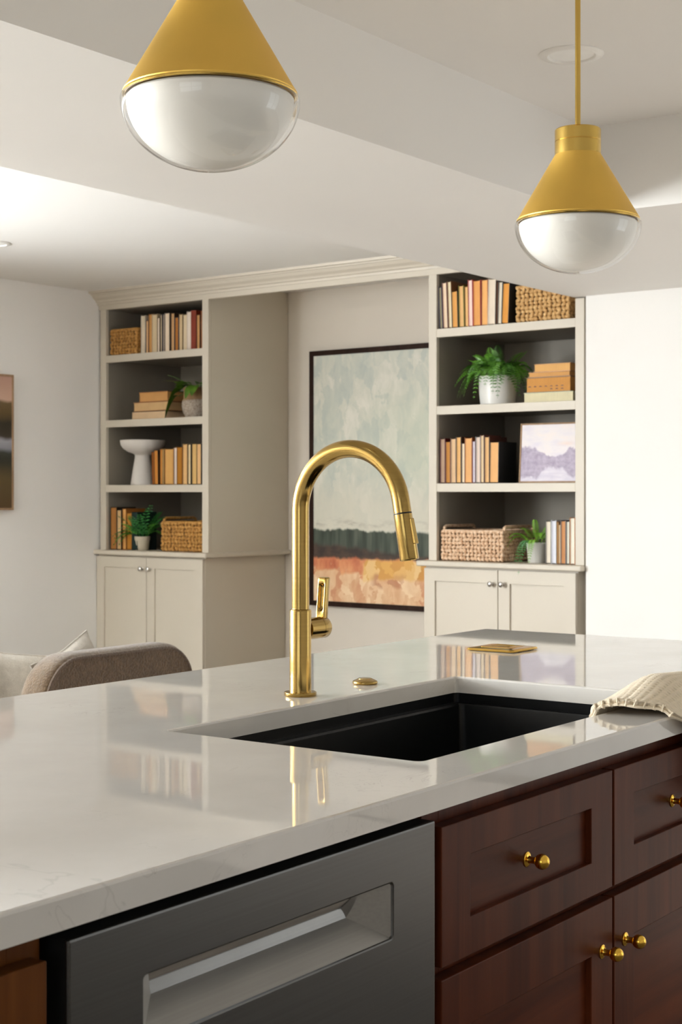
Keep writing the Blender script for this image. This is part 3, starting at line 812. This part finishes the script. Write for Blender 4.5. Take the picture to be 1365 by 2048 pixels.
# parsley-like herb in a beige clay pot, lowest left shelf
r = random.Random(21)
t = thing('potted_herb', 'leafy green herb in a beige clay pot on the left bookcase', 'plant', F(-1.343, .075, .935), FRZ, 'potted plants in the bookcases')
pot(t, [(0, 0), (.034, 0), (.0365, .003), (.042, .056), (.0445, .058), (.0455, .079), (.0435, .080), (.041, .076), (.040, .068), (0, .068)], m_pot_beige, .071, .040)
for k in range(52):
    az = r.uniform(-PI, PI); low = k < 15
    if low: az = PI + r.uniform(-.6, .8)
    L = r.uniform(.09, .15) if not low else r.uniform(.13, .19)
    lift = r.uniform(.9, 1.7) if not low else r.uniform(.4, .9)
    droop = r.uniform(.45, .9) if not low else r.uniform(.7, 1.4)
    place_frond(t, 'sprig', frond_mesh(L, lift, droop, 7, .015, .030, .5), m_herb if r.random() < (.35 if low else .7) else m_herb_l, az, (.025 * math.cos(az), .025 * math.sin(az), .076))

# pitted stone vase with trailing leaves, second left shelf
t = thing('potted_plant', 'trailing green plant in a pitted stone vase beside the left stack', 'plant', F(-.972, .13, SH[1]), FRZ, 'potted plants in the bookcases')
bm = bmesh.new(); lathe(bm, [(0, 0), (.052, 0), (.060, .006), (.074, .035), (.080, .065), (.078, .092), (.073, .104), (.070, .106), (.069, .150), (.071, .168), (.069, .171), (.066, .168), (.064, .150), (0, .148)], 48); obj('pot', bm, m_stone, t, smooth=True)
bm = bmesh.new(); lathe(bm, [(0, .145), (.063, .145), (.063, .153), (0, .156)], 24); obj('soil', bm, m_soil, t)
def leaf_mesh(L, W, droop):
    bm = bmesh.new(); rows = []
    for i in range(8):
        s = i / 7; wdt = W * math.sin(PI * min(1, s * .93 + .05)) ** .8
        z = L * (.35 * s - droop * s * s)
        rows.append([bm.verts.new((L * s, yy * wdt, z - abs(yy) * wdt * -.25)) for yy in (-1, -.5, 0, .5, 1)])
    for a, b in zip(rows, rows[1:]):
        for k in range(4): bm.faces.new((a[k], a[k + 1], b[k + 1], b[k]))
    return bm
r = random.Random(9)
lv = [(PI, .10, .034, .55, (-.03, -.03, .165)), (PI * .93, .09, .032, .6, (-.03, -.04, .18)), (PI * 1.1, .085, .030, 1.1, (-.06, -.04, .165)), (PI * 1.15, .085, .026, 1.7, (-.075, -.05, .150)), (PI * 1.12, .085, .026, 1.8, (-.085, -.05, .125)),
      (-PI * .45, .08, .026, 1.2, (.03, -.05, .17)), (-PI * .35, .09, .030, 1.0, (.045, -.045, .175)), (PI * .8, .10, .030, .3, (-.02, .02, .175)), (0, .09, .028, .8, (.04, 0, .175)), (PI * .3, .09, .028, .5, (.02, .03, .175)),
      (-PI * .85, .08, .028, .5, (-.02, -.04, .185)), (-PI * .15, .09, .028, .5, (.03, -.02, .19)), (PI * .6, .09, .03, .4, (0, .02, .18)), (-PI * .95, .10, .03, .30, (-.01, -.03, .19)), (PI * 1.05, .09, .03, .15, (-.05, -.02, .185))]
for az, L, W, dr, base in lv:
    obj('leaf', leaf_mesh(L, W, dr), m_pothos, t, base, (0, 0, az), smooth=True)
bm = bmesh.new(); tube(bm, [(-.02, 0, .16), (-.08, .0, .205), (-.15, -.01, .235), (-.20, -.02, .250)], .0022, 6); obj('stem', bm, m_stem, t, smooth=True)
obj('leaf', leaf_mesh(.17, .012, .05), m_pothos_y, t, (-.07, -.005, .20), (0, R(10), PI * 1.02), smooth=True)
bm = bmesh.new()
for az, L, W, dr, base in lv: tube(bm, [(base[0] * .5, base[1] * .5, .15), base], .002, 5)
obj('stems', bm, m_stem, t, smooth=True)

# ------------------------------------------------------------------ pedestal bowl
bm = bmesh.new()
lathe(bm, [(0, 0), (.066, 0), (.069, .003), (.067, .02), (.055, .10), (.0445, .160), (.044, .172), (.052, .180), (.085, .192), (.112, .210), (.126, .230), (.130, .250), (.1305, .258), (.128, .2595), (.124, .256), (.118, .235), (.10, .215), (.06, .203), (0, .200)], 64)
tag(obj('pedestal_bowl', bm, m_matte_white, None, F(-1.402, .135, SH[2]), (0, 0, FRZ), smooth=True), 'matte white pedestal bowl on the third shelf of the left bookcase', 'bowl')

# ------------------------------------------------------------------ pictures
def picture(name, label, loc, rot, W, H, fw, depth, mf, mc, inset=.006):
    t = thing(name, label, 'picture', loc, rot=rot)
    bm = bmesh.new()
    def rc(d, y): return [(d, y, d), (W - d, y, d), (W - d, y, H - d), (d, y, H - d)]
    bridge(bm, [rc(0, depth), rc(0, 0), rc(fw, 0), rc(fw, depth)], closed=True)
    obj('frame', bm, mf, t, bevel=.0015)
    obj('canvas', boxes((fw - .001, W - fw + .001, inset, depth - .001, fw - .001, H - fw + .001)), mc, t)
    return t
pm = m_painting_big(); ps = m_painting_small(); pd = m_painting_dark()
picture('framed_painting', 'large abstract landscape in a dark brown frame on the alcove wall', F(-.573, .645, .622), (0, 0, FRZ), 1.106, 1.450, .029, .034, m_frame_dark, pm)
picture('framed_painting', 'small lavender lake painting standing on the third right shelf', F(1.172, .075, SH[2] + .001), (R(-4), 0, FRZ), .34, .281, .008, .024, m_frame_oak, ps, .003)
picture('framed_painting', 'dark hills landscape in thin oak frame on the left wall', (4.762, YL - .032, 1.170), (0, 0, 0), .93, .735, .011, .031, m_frame_oak, pd, .005)

# ------------------------------------------------------------------ armchair and its pillows behind the island
t = thing('armchair', 'brown tweed armchair with rounded piped back behind the island', 'armchair', (3.015, 3.2, 0))
AW = .650
def back_loops(inset_y):
    lp = []
    for y, ins in inset_y:
        pts = rrect(ins, AW - ins, .36 + ins, .795 - ins, .135 - ins * .5, 10)
        lp.append([(x, y, z) for x, z in pts])
    return lp
bm = bmesh.new()
prof = [(.004, .030), (.0, .014), (.006, .006), (.020, .001), (.040, 0), (.068, 0), (.092, .004), (.110, .014), (.120, .030), (.124, .055)]
bridge(bm, back_loops(prof)); obj('backrest', bm, m_tweed, t, smooth=True)
bm = bmesh.new(); lp = back_loops([(.001, .012)])[0]; tube(bm, lp + [lp[0]], .0048, 8); obj('piping', bm, m_piping, t, smooth=True)
obj('seat', boxes((.02, AW - .02, .14, .80, .22, .36)), m_tweed, t, bevel=.04, seg=4)
obj('cushion', boxes((.09, AW - .09, .165, .80, .36, .46)), m_tweed, t, bevel=.035, seg=4)
for x0 in (0.0, AW - .085): obj('armrest', boxes((x0, x0 + .085, .12, .78, .22, .56)), m_tweed, t, bevel=.035, seg=4)
for x in (.05, AW - .05):
    for y in (.06, .72):
        bm = bmesh.new(); lathe(bm, [(0, 0), (.014, 0), (.022, .24), (0, .24)], 16, c=(x, y, 0)); obj('leg', bm, m_frame_dark, t, smooth=True)
def pillow(loc, rot, S, Hh, T, label):
    bm = bmesh.new(); N = 20; g = {}
    for sgn in (1, -1):
        for i in range(N + 1):
            for j in range(N + 1):
                u = 2 * i / N - 1; v = 2 * j / N - 1
                pin = 1 - .10 * (1 - abs(u * v) ** 1.2) * max(abs(u), abs(v)) ** 3
                th = T * ((1 - u ** 4) * (1 - v ** 4)) ** .55
                edge = i in (0, N) or j in (0, N)
                if edge and sgn < 0: g[(i, j, sgn)] = g[(i, j, 1)]; continue
                wr = .006 * math.sin(7 * u + 3 * v) * (1 - u * u) * (1 - v * v)
                g[(i, j, sgn)] = bm.verts.new((u * S * pin, sgn * th + wr, v * Hh * pin))
        for i in range(N):
            for j in range(N):
                q = (g[(i, j, sgn)], g[(i + 1, j, sgn)], g[(i + 1, j + 1, sgn)], g[(i, j + 1, sgn)])
                bm.faces.new(q if sgn < 0 else q[::-1])
    o = obj('throw_pillow', bm, m_linen, None, loc, rot, smooth=True)
    tag(o, label, 'pillow', 'ivory pillows in the armchair')
    edge = [(-1 + 2 * k / N, -1) for k in range(N)] + [(1, -1 + 2 * k / N) for k in range(N)] + [(1 - 2 * k / N, 1) for k in range(N)] + [(-1, 1 - 2 * k / N) for k in range(N)]
    b2 = bmesh.new(); pts = []
    for u, v in edge:
        pin = 1 - .10 * (1 - abs(u * v) ** 1.2) * max(abs(u), abs(v)) ** 3
        pts.append((u * S * pin, 0, v * Hh * pin))
    tube(b2, pts + [pts[0]], .003, 6); obj('seam', b2, m_linen, o, smooth=True)
pillow((3.245, 3.66, .625), (R(-6), R(12), R(-30)), .150, .150, .055, 'ivory linen pillow sitting at the open left side of the armchair')
pillow((3.395, 3.455, .640), (R(-14), R(-17), R(8)), .145, .150, .045, 'ivory linen pillow whose corner shows above the armchair back')

# ------------------------------------------------------------------ the island
CT = 0.919; CB = 0.889
HX0, HX1, HY0, HY1 = 1.635, 2.435, 1.049, 1.483
def lp(x0, x1, y0, y1, r, z): return [(x, y, z) for x, y in rrect(x0, x1, y0, y1, r, 6)]
bm = bmesh.new()
X0, X1, Y0c, Y1c = -0.32, 3.337, 0.946, 1.945
c = .0035
bridge(bm, [lp(X0, X1, Y0c, Y1c, .006, CB), lp(X0, X1, Y0c, Y1c, .006, CT - c), lp(X0 + c * .3, X1 - c * .3, Y0c + c * .3, Y1c - c * .3, .006, CT - c * .3), lp(X0 + c, X1 - c, Y0c + c, Y1c - c, .006, CT),
            lp(HX0 - c, HX1 + c, HY0 - c, HY1 + c, .012, CT), lp(HX0 - c * .3, HX1 + c * .3, HY0 - c * .3, HY1 + c * .3, .010, CT - c * .3), lp(HX0, HX1, HY0, HY1, .010, CT - c), lp(HX0, HX1, HY0, HY1, .010, CB)], closed=True)
ct = obj('countertop', bm, m_quartz, smooth=True, sharp=10)
tag(ct, 'white quartz island worktop with faint grey veins and a sink cutout', 'countertop')

# undermount sink with a back ledge
t = thing('kitchen_sink', 'black rectangular undermount sink set into the quartz worktop', 'sink', (2.035, 1.266, CB))
hx = (HX1 - HX0) / 2 + .003; hy0, hy1 = HY0 - 1.266 - .003, HY1 - 1.266 + .003
bm = bmesh.new()
def sl(ix, iy0, iy1, r, z): return [(x, y, z) for x, y in rrect(-hx + ix, hx - ix, hy0 + iy0, hy1 - iy1, r, 6)]
bridge(bm, [sl(-.018, -.018, -.018, .02, -.212), sl(-.018, -.018, -.018, .02, -.0008), sl(0, 0, 0, .010, -.0008), sl(.0, .0, .0, .010, -.018), sl(.003, .012, .012, .010, -.0195), sl(.004, .014, .014, .010, -.023), sl(.010, .022, .022, .018, -.185), sl(.03, .04, .04, .018, -.198), sl(.22, .15, .15, .02, -.2005)])
obj('basin', bm, m_sink, t, smooth=True, sharp=16)
bm = bmesh.new(); lathe(bm, [(0, -.1965), (.03, -.1965), (.034, -.195), (.045, -.1945), (.047, -.1965), (.047, -.199), (0, -.199)], 32); obj('drain', bm, m_gold, t, smooth=True)

# faucet
t = thing('kitchen_faucet', 'brushed gold gooseneck faucet with pull-down spray standing behind the sink', 'faucet', (2.05, 1.555, CT))
bm = bmesh.new(); lathe(bm, [(0, 0), (.0270, 0), (.0276, .0008), (.0276, .0058), (.0268, .0066), (0, .0066)], 56); obj('base_flange', bm, m_gold, t, smooth=True)
bm = bmesh.new(); lathe(bm, [(0, .0066), (.0186, .0066), (.0186, .1425), (.0178, .1452), (.0150, .1462), (.0149, .1470), (0, .1470)], 56); obj('body', bm, m_gold, t, smooth=True)
RA, ZC = .1023, .3127
path = [(0, 0, .1455), (0, 0, .20), (0, 0, .26)] + [(0, -RA + RA * math.cos(R(a)), ZC + RA * math.sin(R(a))) for a in range(0, 171, 5)]
e = Vector(path[-1]); d = Vector((0, -math.sin(R(10)), -math.cos(R(10))))
path.append(tuple(e + d * .0218))
bm = bmesh.new(); tube(bm, path, .0147, 40); obj('gooseneck', bm, m_gold, t, smooth=True)
# spray head, continuing along the tangent
s = bpy.data.objects.new('x', None); M = (Vector(path[-1]), d)
rotm = d.to_track_quat('Z', 'Y').to_matrix().to_4x4(); bpy.data.objects.remove(s)
bm = bmesh.new(); lathe(bm, [(.0, .0), (.0138, .0), (.0138, .0012), (.0151, .0016), (.0156, .074), (.0150, .0755), (.0135, .076), (.013, .072), (0, .072)], 44, M=rotm, c=M[0])
sp = obj('spray_head', bm, m_gold, t, smooth=True)
bm = bmesh.new(); lathe(bm, [(0, .0722), (.0128, .0722), (.0120, .0748), (0, .0748)], 32, M=rotm, c=M[0]); obj('spray_face', bm, m_black, sp, smooth=True)
bm = bmesh.new()
for z0, z1, q in ((.010, .052, .0185),):
    add_box(bm, -.005, .005, -.0192, -.012, z0, z1)
bm2 = bmesh.new(); lathe(bm2, [(0, -.0007), (.01478, -.0007), (.01478, .0013), (0, .0013)], 40, M=rotm, c=M[0]); obj('joint_ring', bm2, m_black, sp)
# button sits on the outer side of the head
for v in bm.verts:
    if v.co.y < -.015 and v.co.z < .03: v.co.y += .0022
tang = Vector((0, -math.cos(R(10)), math.sin(R(10))))       # outward normal of the head
base = M[0]
for v in bm.verts:
    x, y, z = v.co; v.co = base + d * z + Vector((1, 0, 0)) * x + tang * (-y)
obj('spray_button', bm, m_gold, sp, bevel=.0012)
# valve and lever on the +X side
bm = bmesh.new(); lathe(bm, [(0, .012), (.0185, .012), (.0185, .0478), (0, .0478)], 48, M=Matrix.Rotation(PI / 2, 4, 'Y'), c=(0, -.0, .111)); obj('valve', bm, m_gold, t, smooth=True)
bm = bmesh.new(); lathe(bm, [(0, .0484), (.0185, .0484), (.0185, .0655), (.0176, .0670), (0, .0670)], 48, M=Matrix.Rotation(PI / 2, 4, 'Y'), c=(0, 0, .111)); hub = obj('valve_cap', bm, m_gold, t, smooth=True)
bm = bmesh.new(); lathe(bm, [(0, .0474), (.0176, .0474), (.0176, .0488), (0, .0488)], 32, M=Matrix.Rotation(PI / 2, 4, 'Y'), c=(0, 0, .111)); obj('valve_joint', bm, m_black, t, smooth=True)
# lever: rounded bar with a scooped oblong recess on the broad face
bm = bmesh.new()
def lv(w, z0, z1, r, x): return [(x + (z - .120) * .10, y, z) for y, z in rrect(-w, w, z0, z1, r, 6)]
bridge(bm, [lv(.0078, .120, .196, .003, .066), lv(.0085, .1195, .1967, .003, .0652), lv(.0085, .1195, .1967, .003, .0548), lv(.0078, .120, .196, .003, .0540), lv(.0064, .138, .188, .0060, .0540), lv(.0059, .1386, .1874, .0056, .0544), lv(.0052, .140, .186, .0050, .0565), lv(.0040, .142, .184, .0038, .0590), lv(.0022, .146, .180, .0020, .0606), lv(.0008, .150, .176, .0007, .0610)])
obj('lever', bm, m_gold, hub, smooth=True, sharp=50)

# air switch button
t = thing('air_switch', 'round brass air switch button on the worktop beside the faucet', 'button', (2.243, 1.556, CT))
bm = bmesh.new(); lathe(bm, [(0, 0), (.0215, 0), (.0228, .0015), (.0230, .0035), (.0222, .0052), (.0140, .0092), (.0136, .0092), (0, .0092)], 48); obj('collar', bm, m_gold, t, smooth=True)
bm = bmesh.new(); lathe(bm, [(0, .0090), (.0130, .0090), (.0130, .0098), (.0120, .0103), (0, .0105)], 40); obj('push_button', bm, m_gold, t, smooth=True)

# pop-up outlet
t = thing('pop_up_outlet', 'square polished brass pop-up outlet on the far end of the worktop', 'outlet', (2.908, 1.652, CT))
def ol(h, r, z): return [(x, y, z) for x, y in rrect(-h, h, -h, h, r, 6)]
bm = bmesh.new(); bridge(bm, [ol(.0570, .010, .0008), ol(.0586, .010, .0014), ol(.0590, .010, .003), ol(.0575, .010, .0058), ol(.046, .007, .0072), ol(.0370, .004, .0074), ol(.0362, .004, .0066), ol(.0362, .004, .0050)])
obj('cover_frame', bm, m_plate, t, smooth=True, sharp=20)
bm = bmesh.new(); bridge(bm, [ol(.0352, .004, .0052), ol(.0352, .004, .0078), ol(.0330, .004, .0088), ol(.0225, .003, .0088), ol(.0215, .003, .0078)]); obj('lid', bm, m_plate, t, smooth=True)
bm = boxes((-.030, -.022, -.0588, -.05, 0, .0012), (.014, .022, -.0588, -.05, 0, .0012), (-.05, .05, -.05, .05, 0, .001)); obj('gasket', bm, m_black, t)

# towel draped over the strip of worktop in front of the sink
def towel():
    t_pts = [(1.060, .790), (1.0605, .85), (1.061, .905), (1.058, .922), (1.046, .928), (1.02, .931), (.985, .931), (.960, .929), (.946, .925), (.937, .916), (.934, .90), (.932, .85), (.930, .755)]
    # resample evenly
    P = [Vector((0, y, z)) for y, z in t_pts]; ln = [0]
    for a, b in zip(P, P[1:]): ln.append(ln[-1] + (b - a).length)
    N = 130; S = []
    for i in range(N + 1):
        d = ln[-1] * i / N; k = max(j for j in range(len(ln) - 1) if ln[j] <= d + 1e-9); f_ = (d - ln[k]) / (ln[k + 1] - ln[k]); S.append((P[k].lerp(P[k + 1], f_), d))
    def sm(x): x = max(0, min(1, x)); return x * x * (3 - 2 * x)
    NX = 520; bm = bmesh.new(); V = []
    for i in range(NX + 1):
        u = i / NX; row = []
        for p, dd in S:
            y, z = p.y, p.z
            drop = max(0, .921 - z) if y < 1.0 else 0.0
            x = 2.152 + .58 * u + min(.19, drop * 2.7) * (1 - u) + (.02 * sm((1.0 - y) / .05) * (1 - u))
            on = sm((z - .905) / .02)
            arch = max(0, 1 - ((y - 1.003) / .062) ** 2)
            lift = on * arch * (.004 + .026 * sm(u / .22) - .010 * sm((u - .35) / .3) + .0035 * math.sin(u * 11))
            out = (1 - on) * .010 * math.sin(u * 22 + z * 9) if y < 1 else 0
            rid = .0019 * abs(math.sin(PI * u * .58 / .0074 + .5 * math.sin(2 * PI * dd / .011))) + .0009 * math.cos(2 * PI * dd / .011)
            n = Vector((0, (y - 1.0) * 2, 1)).normalized() if on > .5 else Vector((0, -1 if y < 1 else 1, 0))
            q = Vector((x + .0008 * math.sin(dd * 420), y - abs(out), z + lift)) + n * rid
            row.append(bm.verts.new(q))
        V.append(row)
    for i in range(NX):
        for j in range(N): bm.faces.new((V[i][j], V[i][j + 1], V[i + 1][j + 1], V[i + 1][j]))
    edge = [V[0][j].co.copy() for j in range(N + 1)]
    o = obj('dish_towel', bm, m_towel, smooth=False)
    for f in o.data.polygons: f.use_smooth = True
    so = o.modifiers.new('solid', 'SOLIDIFY'); so.thickness = .007; so.offset = 1.0
    tag(o, 'cream loosely woven dish towel draped over the worktop edge at the sink', 'towel')
    b2 = bmesh.new(); tube(b2, [e_ + Vector((-.0012, 0, 0)) for e_ in edge[::3]], .0024, 8); obj('hem', b2, m_towel, o, smooth=True)
    b3 = bmesh.new()
    for j in range(38, N - 6, 4):
        p = edge[j]; n = (edge[j + 1] - edge[j - 1]).normalized().cross(Vector((1, 0, 0)))
        if n.z < 0 and p.z > .915: n = -n
        if p.z <= .915: n = Vector((0, -1, 0))
        tube(b3, [p + Vector((.006, 0, 0)) + n * .0082, p + Vector((-.002, 0, 0)) + n * .0086, p + Vector((-.0042, 0, 0)) + n * .004, p + Vector((-.003, .001, 0)) - n * .0005, p + Vector((.002, 0, 0)) - n * .002], .0017, 6)
    stuff(obj('hem_stitching', b3, m_towel, o, smooth=True))
towel()

# ------------------------------------------------------------------ cabinets and dishwasher under the worktop
FY = .966
def knob(x, z, y, parent):
    bm = bmesh.new()
    ball = [(.0104 * math.sin(a), .0225 - .0104 * math.cos(a)) for a in [R(28) + (PI - R(28)) * i / 14 for i in range(15)]]; ball[-1] = (0, ball[-1][1])
    lathe(bm, [(0, 0), (.0098, 0), (.0100, .0012), (.0082, .0026), (.0052, .0034), (.0044, .0060), (.0044, .0100)] + ball, 36, c=(x, y, z), M=Matrix.Rotation(PI / 2, 4, 'X'))
    obj('knob', bm, m_knob, parent, smooth=True)
def front(t, name, x0, x1, z0, z1, fs, ft, fb, m, mx, kx, kz):
    bm = bmesh.new(); shaker(bm, x0, x1, z0, z1, 0, .020, fs, ft, fb)
    d = obj(name, bm, m, t, bevel=.0012)
    obj('recessed_panel', boxes((x0 + fs - .002, x1 - fs + .002, .009, .016, z0 + fb - .002, z1 - ft + .002)), mx, d)
    knob(kx, kz, .009 if name == 'drawer' else 0.0, d)
    return d
def base_cabinet(x0, x1, label, units, m, mx):
    """units: list of (door x0, door x1, knob side)"""
    t = thing('base_cabinet', label, 'cabinet', (x0, FY, 0), group='cabinets under the island worktop'); W = x1 - x0
    obj('carcass', boxes((0, .018, .041, .60, .10, CB), (W - .018, W, .041, .60, .10, CB), (.018, W - .018, .041, .60, .10, .118), (.018, W - .018, .582, .60, .118, CB), (.018, W - .018, .08, .098, 0, .10)), m_cherry, t)
    obj('face_frame', boxes((0, .038, .021, .041, .10, CB), (W - .038, W, .021, .041, .10, CB), (.038, W - .038, .021, .041, .845, CB), (.038, W - .038, .021, .041, .655, .70), (.038, W - .038, .021, .041, .10, .14)), m, t, bevel=.0008)
    for a, b, k in units:
        a -= x0; b -= x0
        front(t, 'drawer', a, b, .6905, .8595, .068, .0445, .0475, m, mx, (a + b) / 2 - .006, .776)
        front(t, 'door', a, b, .115, .6755, .068, .070, .070, m, mx, b - .034 if k == 'r' else a + .036, .605)
base_cabinet(1.5415, 2.508, 'dark cherry sink cabinet with drawer fronts, doors and brass ball knobs', [(1.5535, 2.0215, 'r'), (2.0275, 2.495, 'l')], m_cherry, m_cherry_x)
base_cabinet(2.512, 3.30, 'dark cherry cabinet at the far end of the island, right of sink cabinet', [(2.522, 2.905, 'r'), (2.911, 3.29, 'l')], m_cherry, m_cherry_x)
base_cabinet(0.30, 0.925, 'warm-lit cherry cabinet to the left of the dishwasher', [(.312, .9140, 'r')], m_cherry_warm_lit, m_cherry_warm_lit)
base_cabinet(-0.30, 0.296, 'warm-lit cherry cabinet at the near left end of the island', [(-.29, .284, 'r')], m_cherry_warm_lit, m_cherry_warm_lit)
tag(obj('island_back_panel', boxes((-.30, 3.30, 1.572, 1.590, 0, CB)), m_cherry), 'dark cherry panel closing the seating side under the island worktop', 'panel')

t = thing('dishwasher', 'dark stainless dishwasher with recessed pocket handle under the worktop', 'dishwasher', (.9394, FY, 0))
DW = .600
obj('tub', boxes((.004, DW - .014, .055, .58, .10, .872), (.004, DW - .014, .08, .56, .01, .10)), m_black, t)
obj('door_core', boxes((.0006, .094, .0042, .050, .105, .8685), (.512, DW - .0006, .0042, .050, .105, .8685), (.094, .512, .0042, .050, .105, .748), (.094, .512, .0042, .050, .832, .8685), (.094, .512, .046, .050, .748, .832)), m_black, t)
bm = bmesh.new()
def xz(x0, x1, z0, z1, r, y): return [(x, y, z) for x, z in rrect(x0, x1, z0, z1, r, 6)]
px0, px1, pz0, pz1 = .096, .509, .752, .8150
bridge(bm, [xz(0, DW, .105, .8705, .002, .004), xz(0, DW, .105, .8705, .002, .0022), xz(.0006, DW - .0006, .1056, .8699, .002, .0006), xz(.0025, DW - .0025, .1075, .868, .002, 0),
            xz(px0 - .0022, px1 + .0022, pz0 - .0022, pz1 + .0022, .0062, 0), xz(px0 - .0006, px1 + .0006, pz0 - .0006, pz1 + .0006, .005, .0008), xz(px0, px1, pz0, pz1, .004, .0028), xz(px0, px1, pz0, pz1, .004, .004)], closed=True)
obj('door_panel', bm, m_steel, t, smooth=True, sharp=8)
# hopper shaped pocket
bm = bmesh.new()
pr = [(.003, pz0), (.0345, .7800)]
v = lambda *p: bm.verts.new(p)
A0, A1 = v(px0, .003, pz0), v(px1, .003, pz0); B0, B1 = v(px0 + .045, .034, .7800), v(px1 - .045, .034, .7800)
C0, C1 = v(px0, .003, pz1), v(px1, .003, pz1); D0, D1 = v(px0 + .045, .034, pz1 + .012), v(px1 - .045, .034, pz1 + .012)
bm.faces.new((A0, A1, B1, B0)); bm.faces.new((A1, C1, D1, B1)); bm.faces.new((A0, B0, D0, C0)); bm.faces.new((C0, D0, D1, C1))
obj('pocket', bm, m_pocket, t)
bm = bmesh.new()
n = 14; L0 = []; L1 = []
for i in range(n + 1):
    q = i / n; y = .034 - .010 * math.sin(q * PI / 2); z = .7800 + .040 * q
    L0.append(v2 := bm.verts.new((px0 + .045 * (1 - .55 * q), y, z))); L1.append(bm.verts.new((px1 - .045 * (1 - .55 * q), y, z)))
for i in range(n): bm.faces.new((L0[i], L1[i], L1[i + 1], L0[i + 1]))
obj('handle_grip', bm, m_chrome, t, smooth=True)
obj('top_edge_strip', boxes((.001, DW - .001, .004, .050, .8686, .8704)), m_black, t)
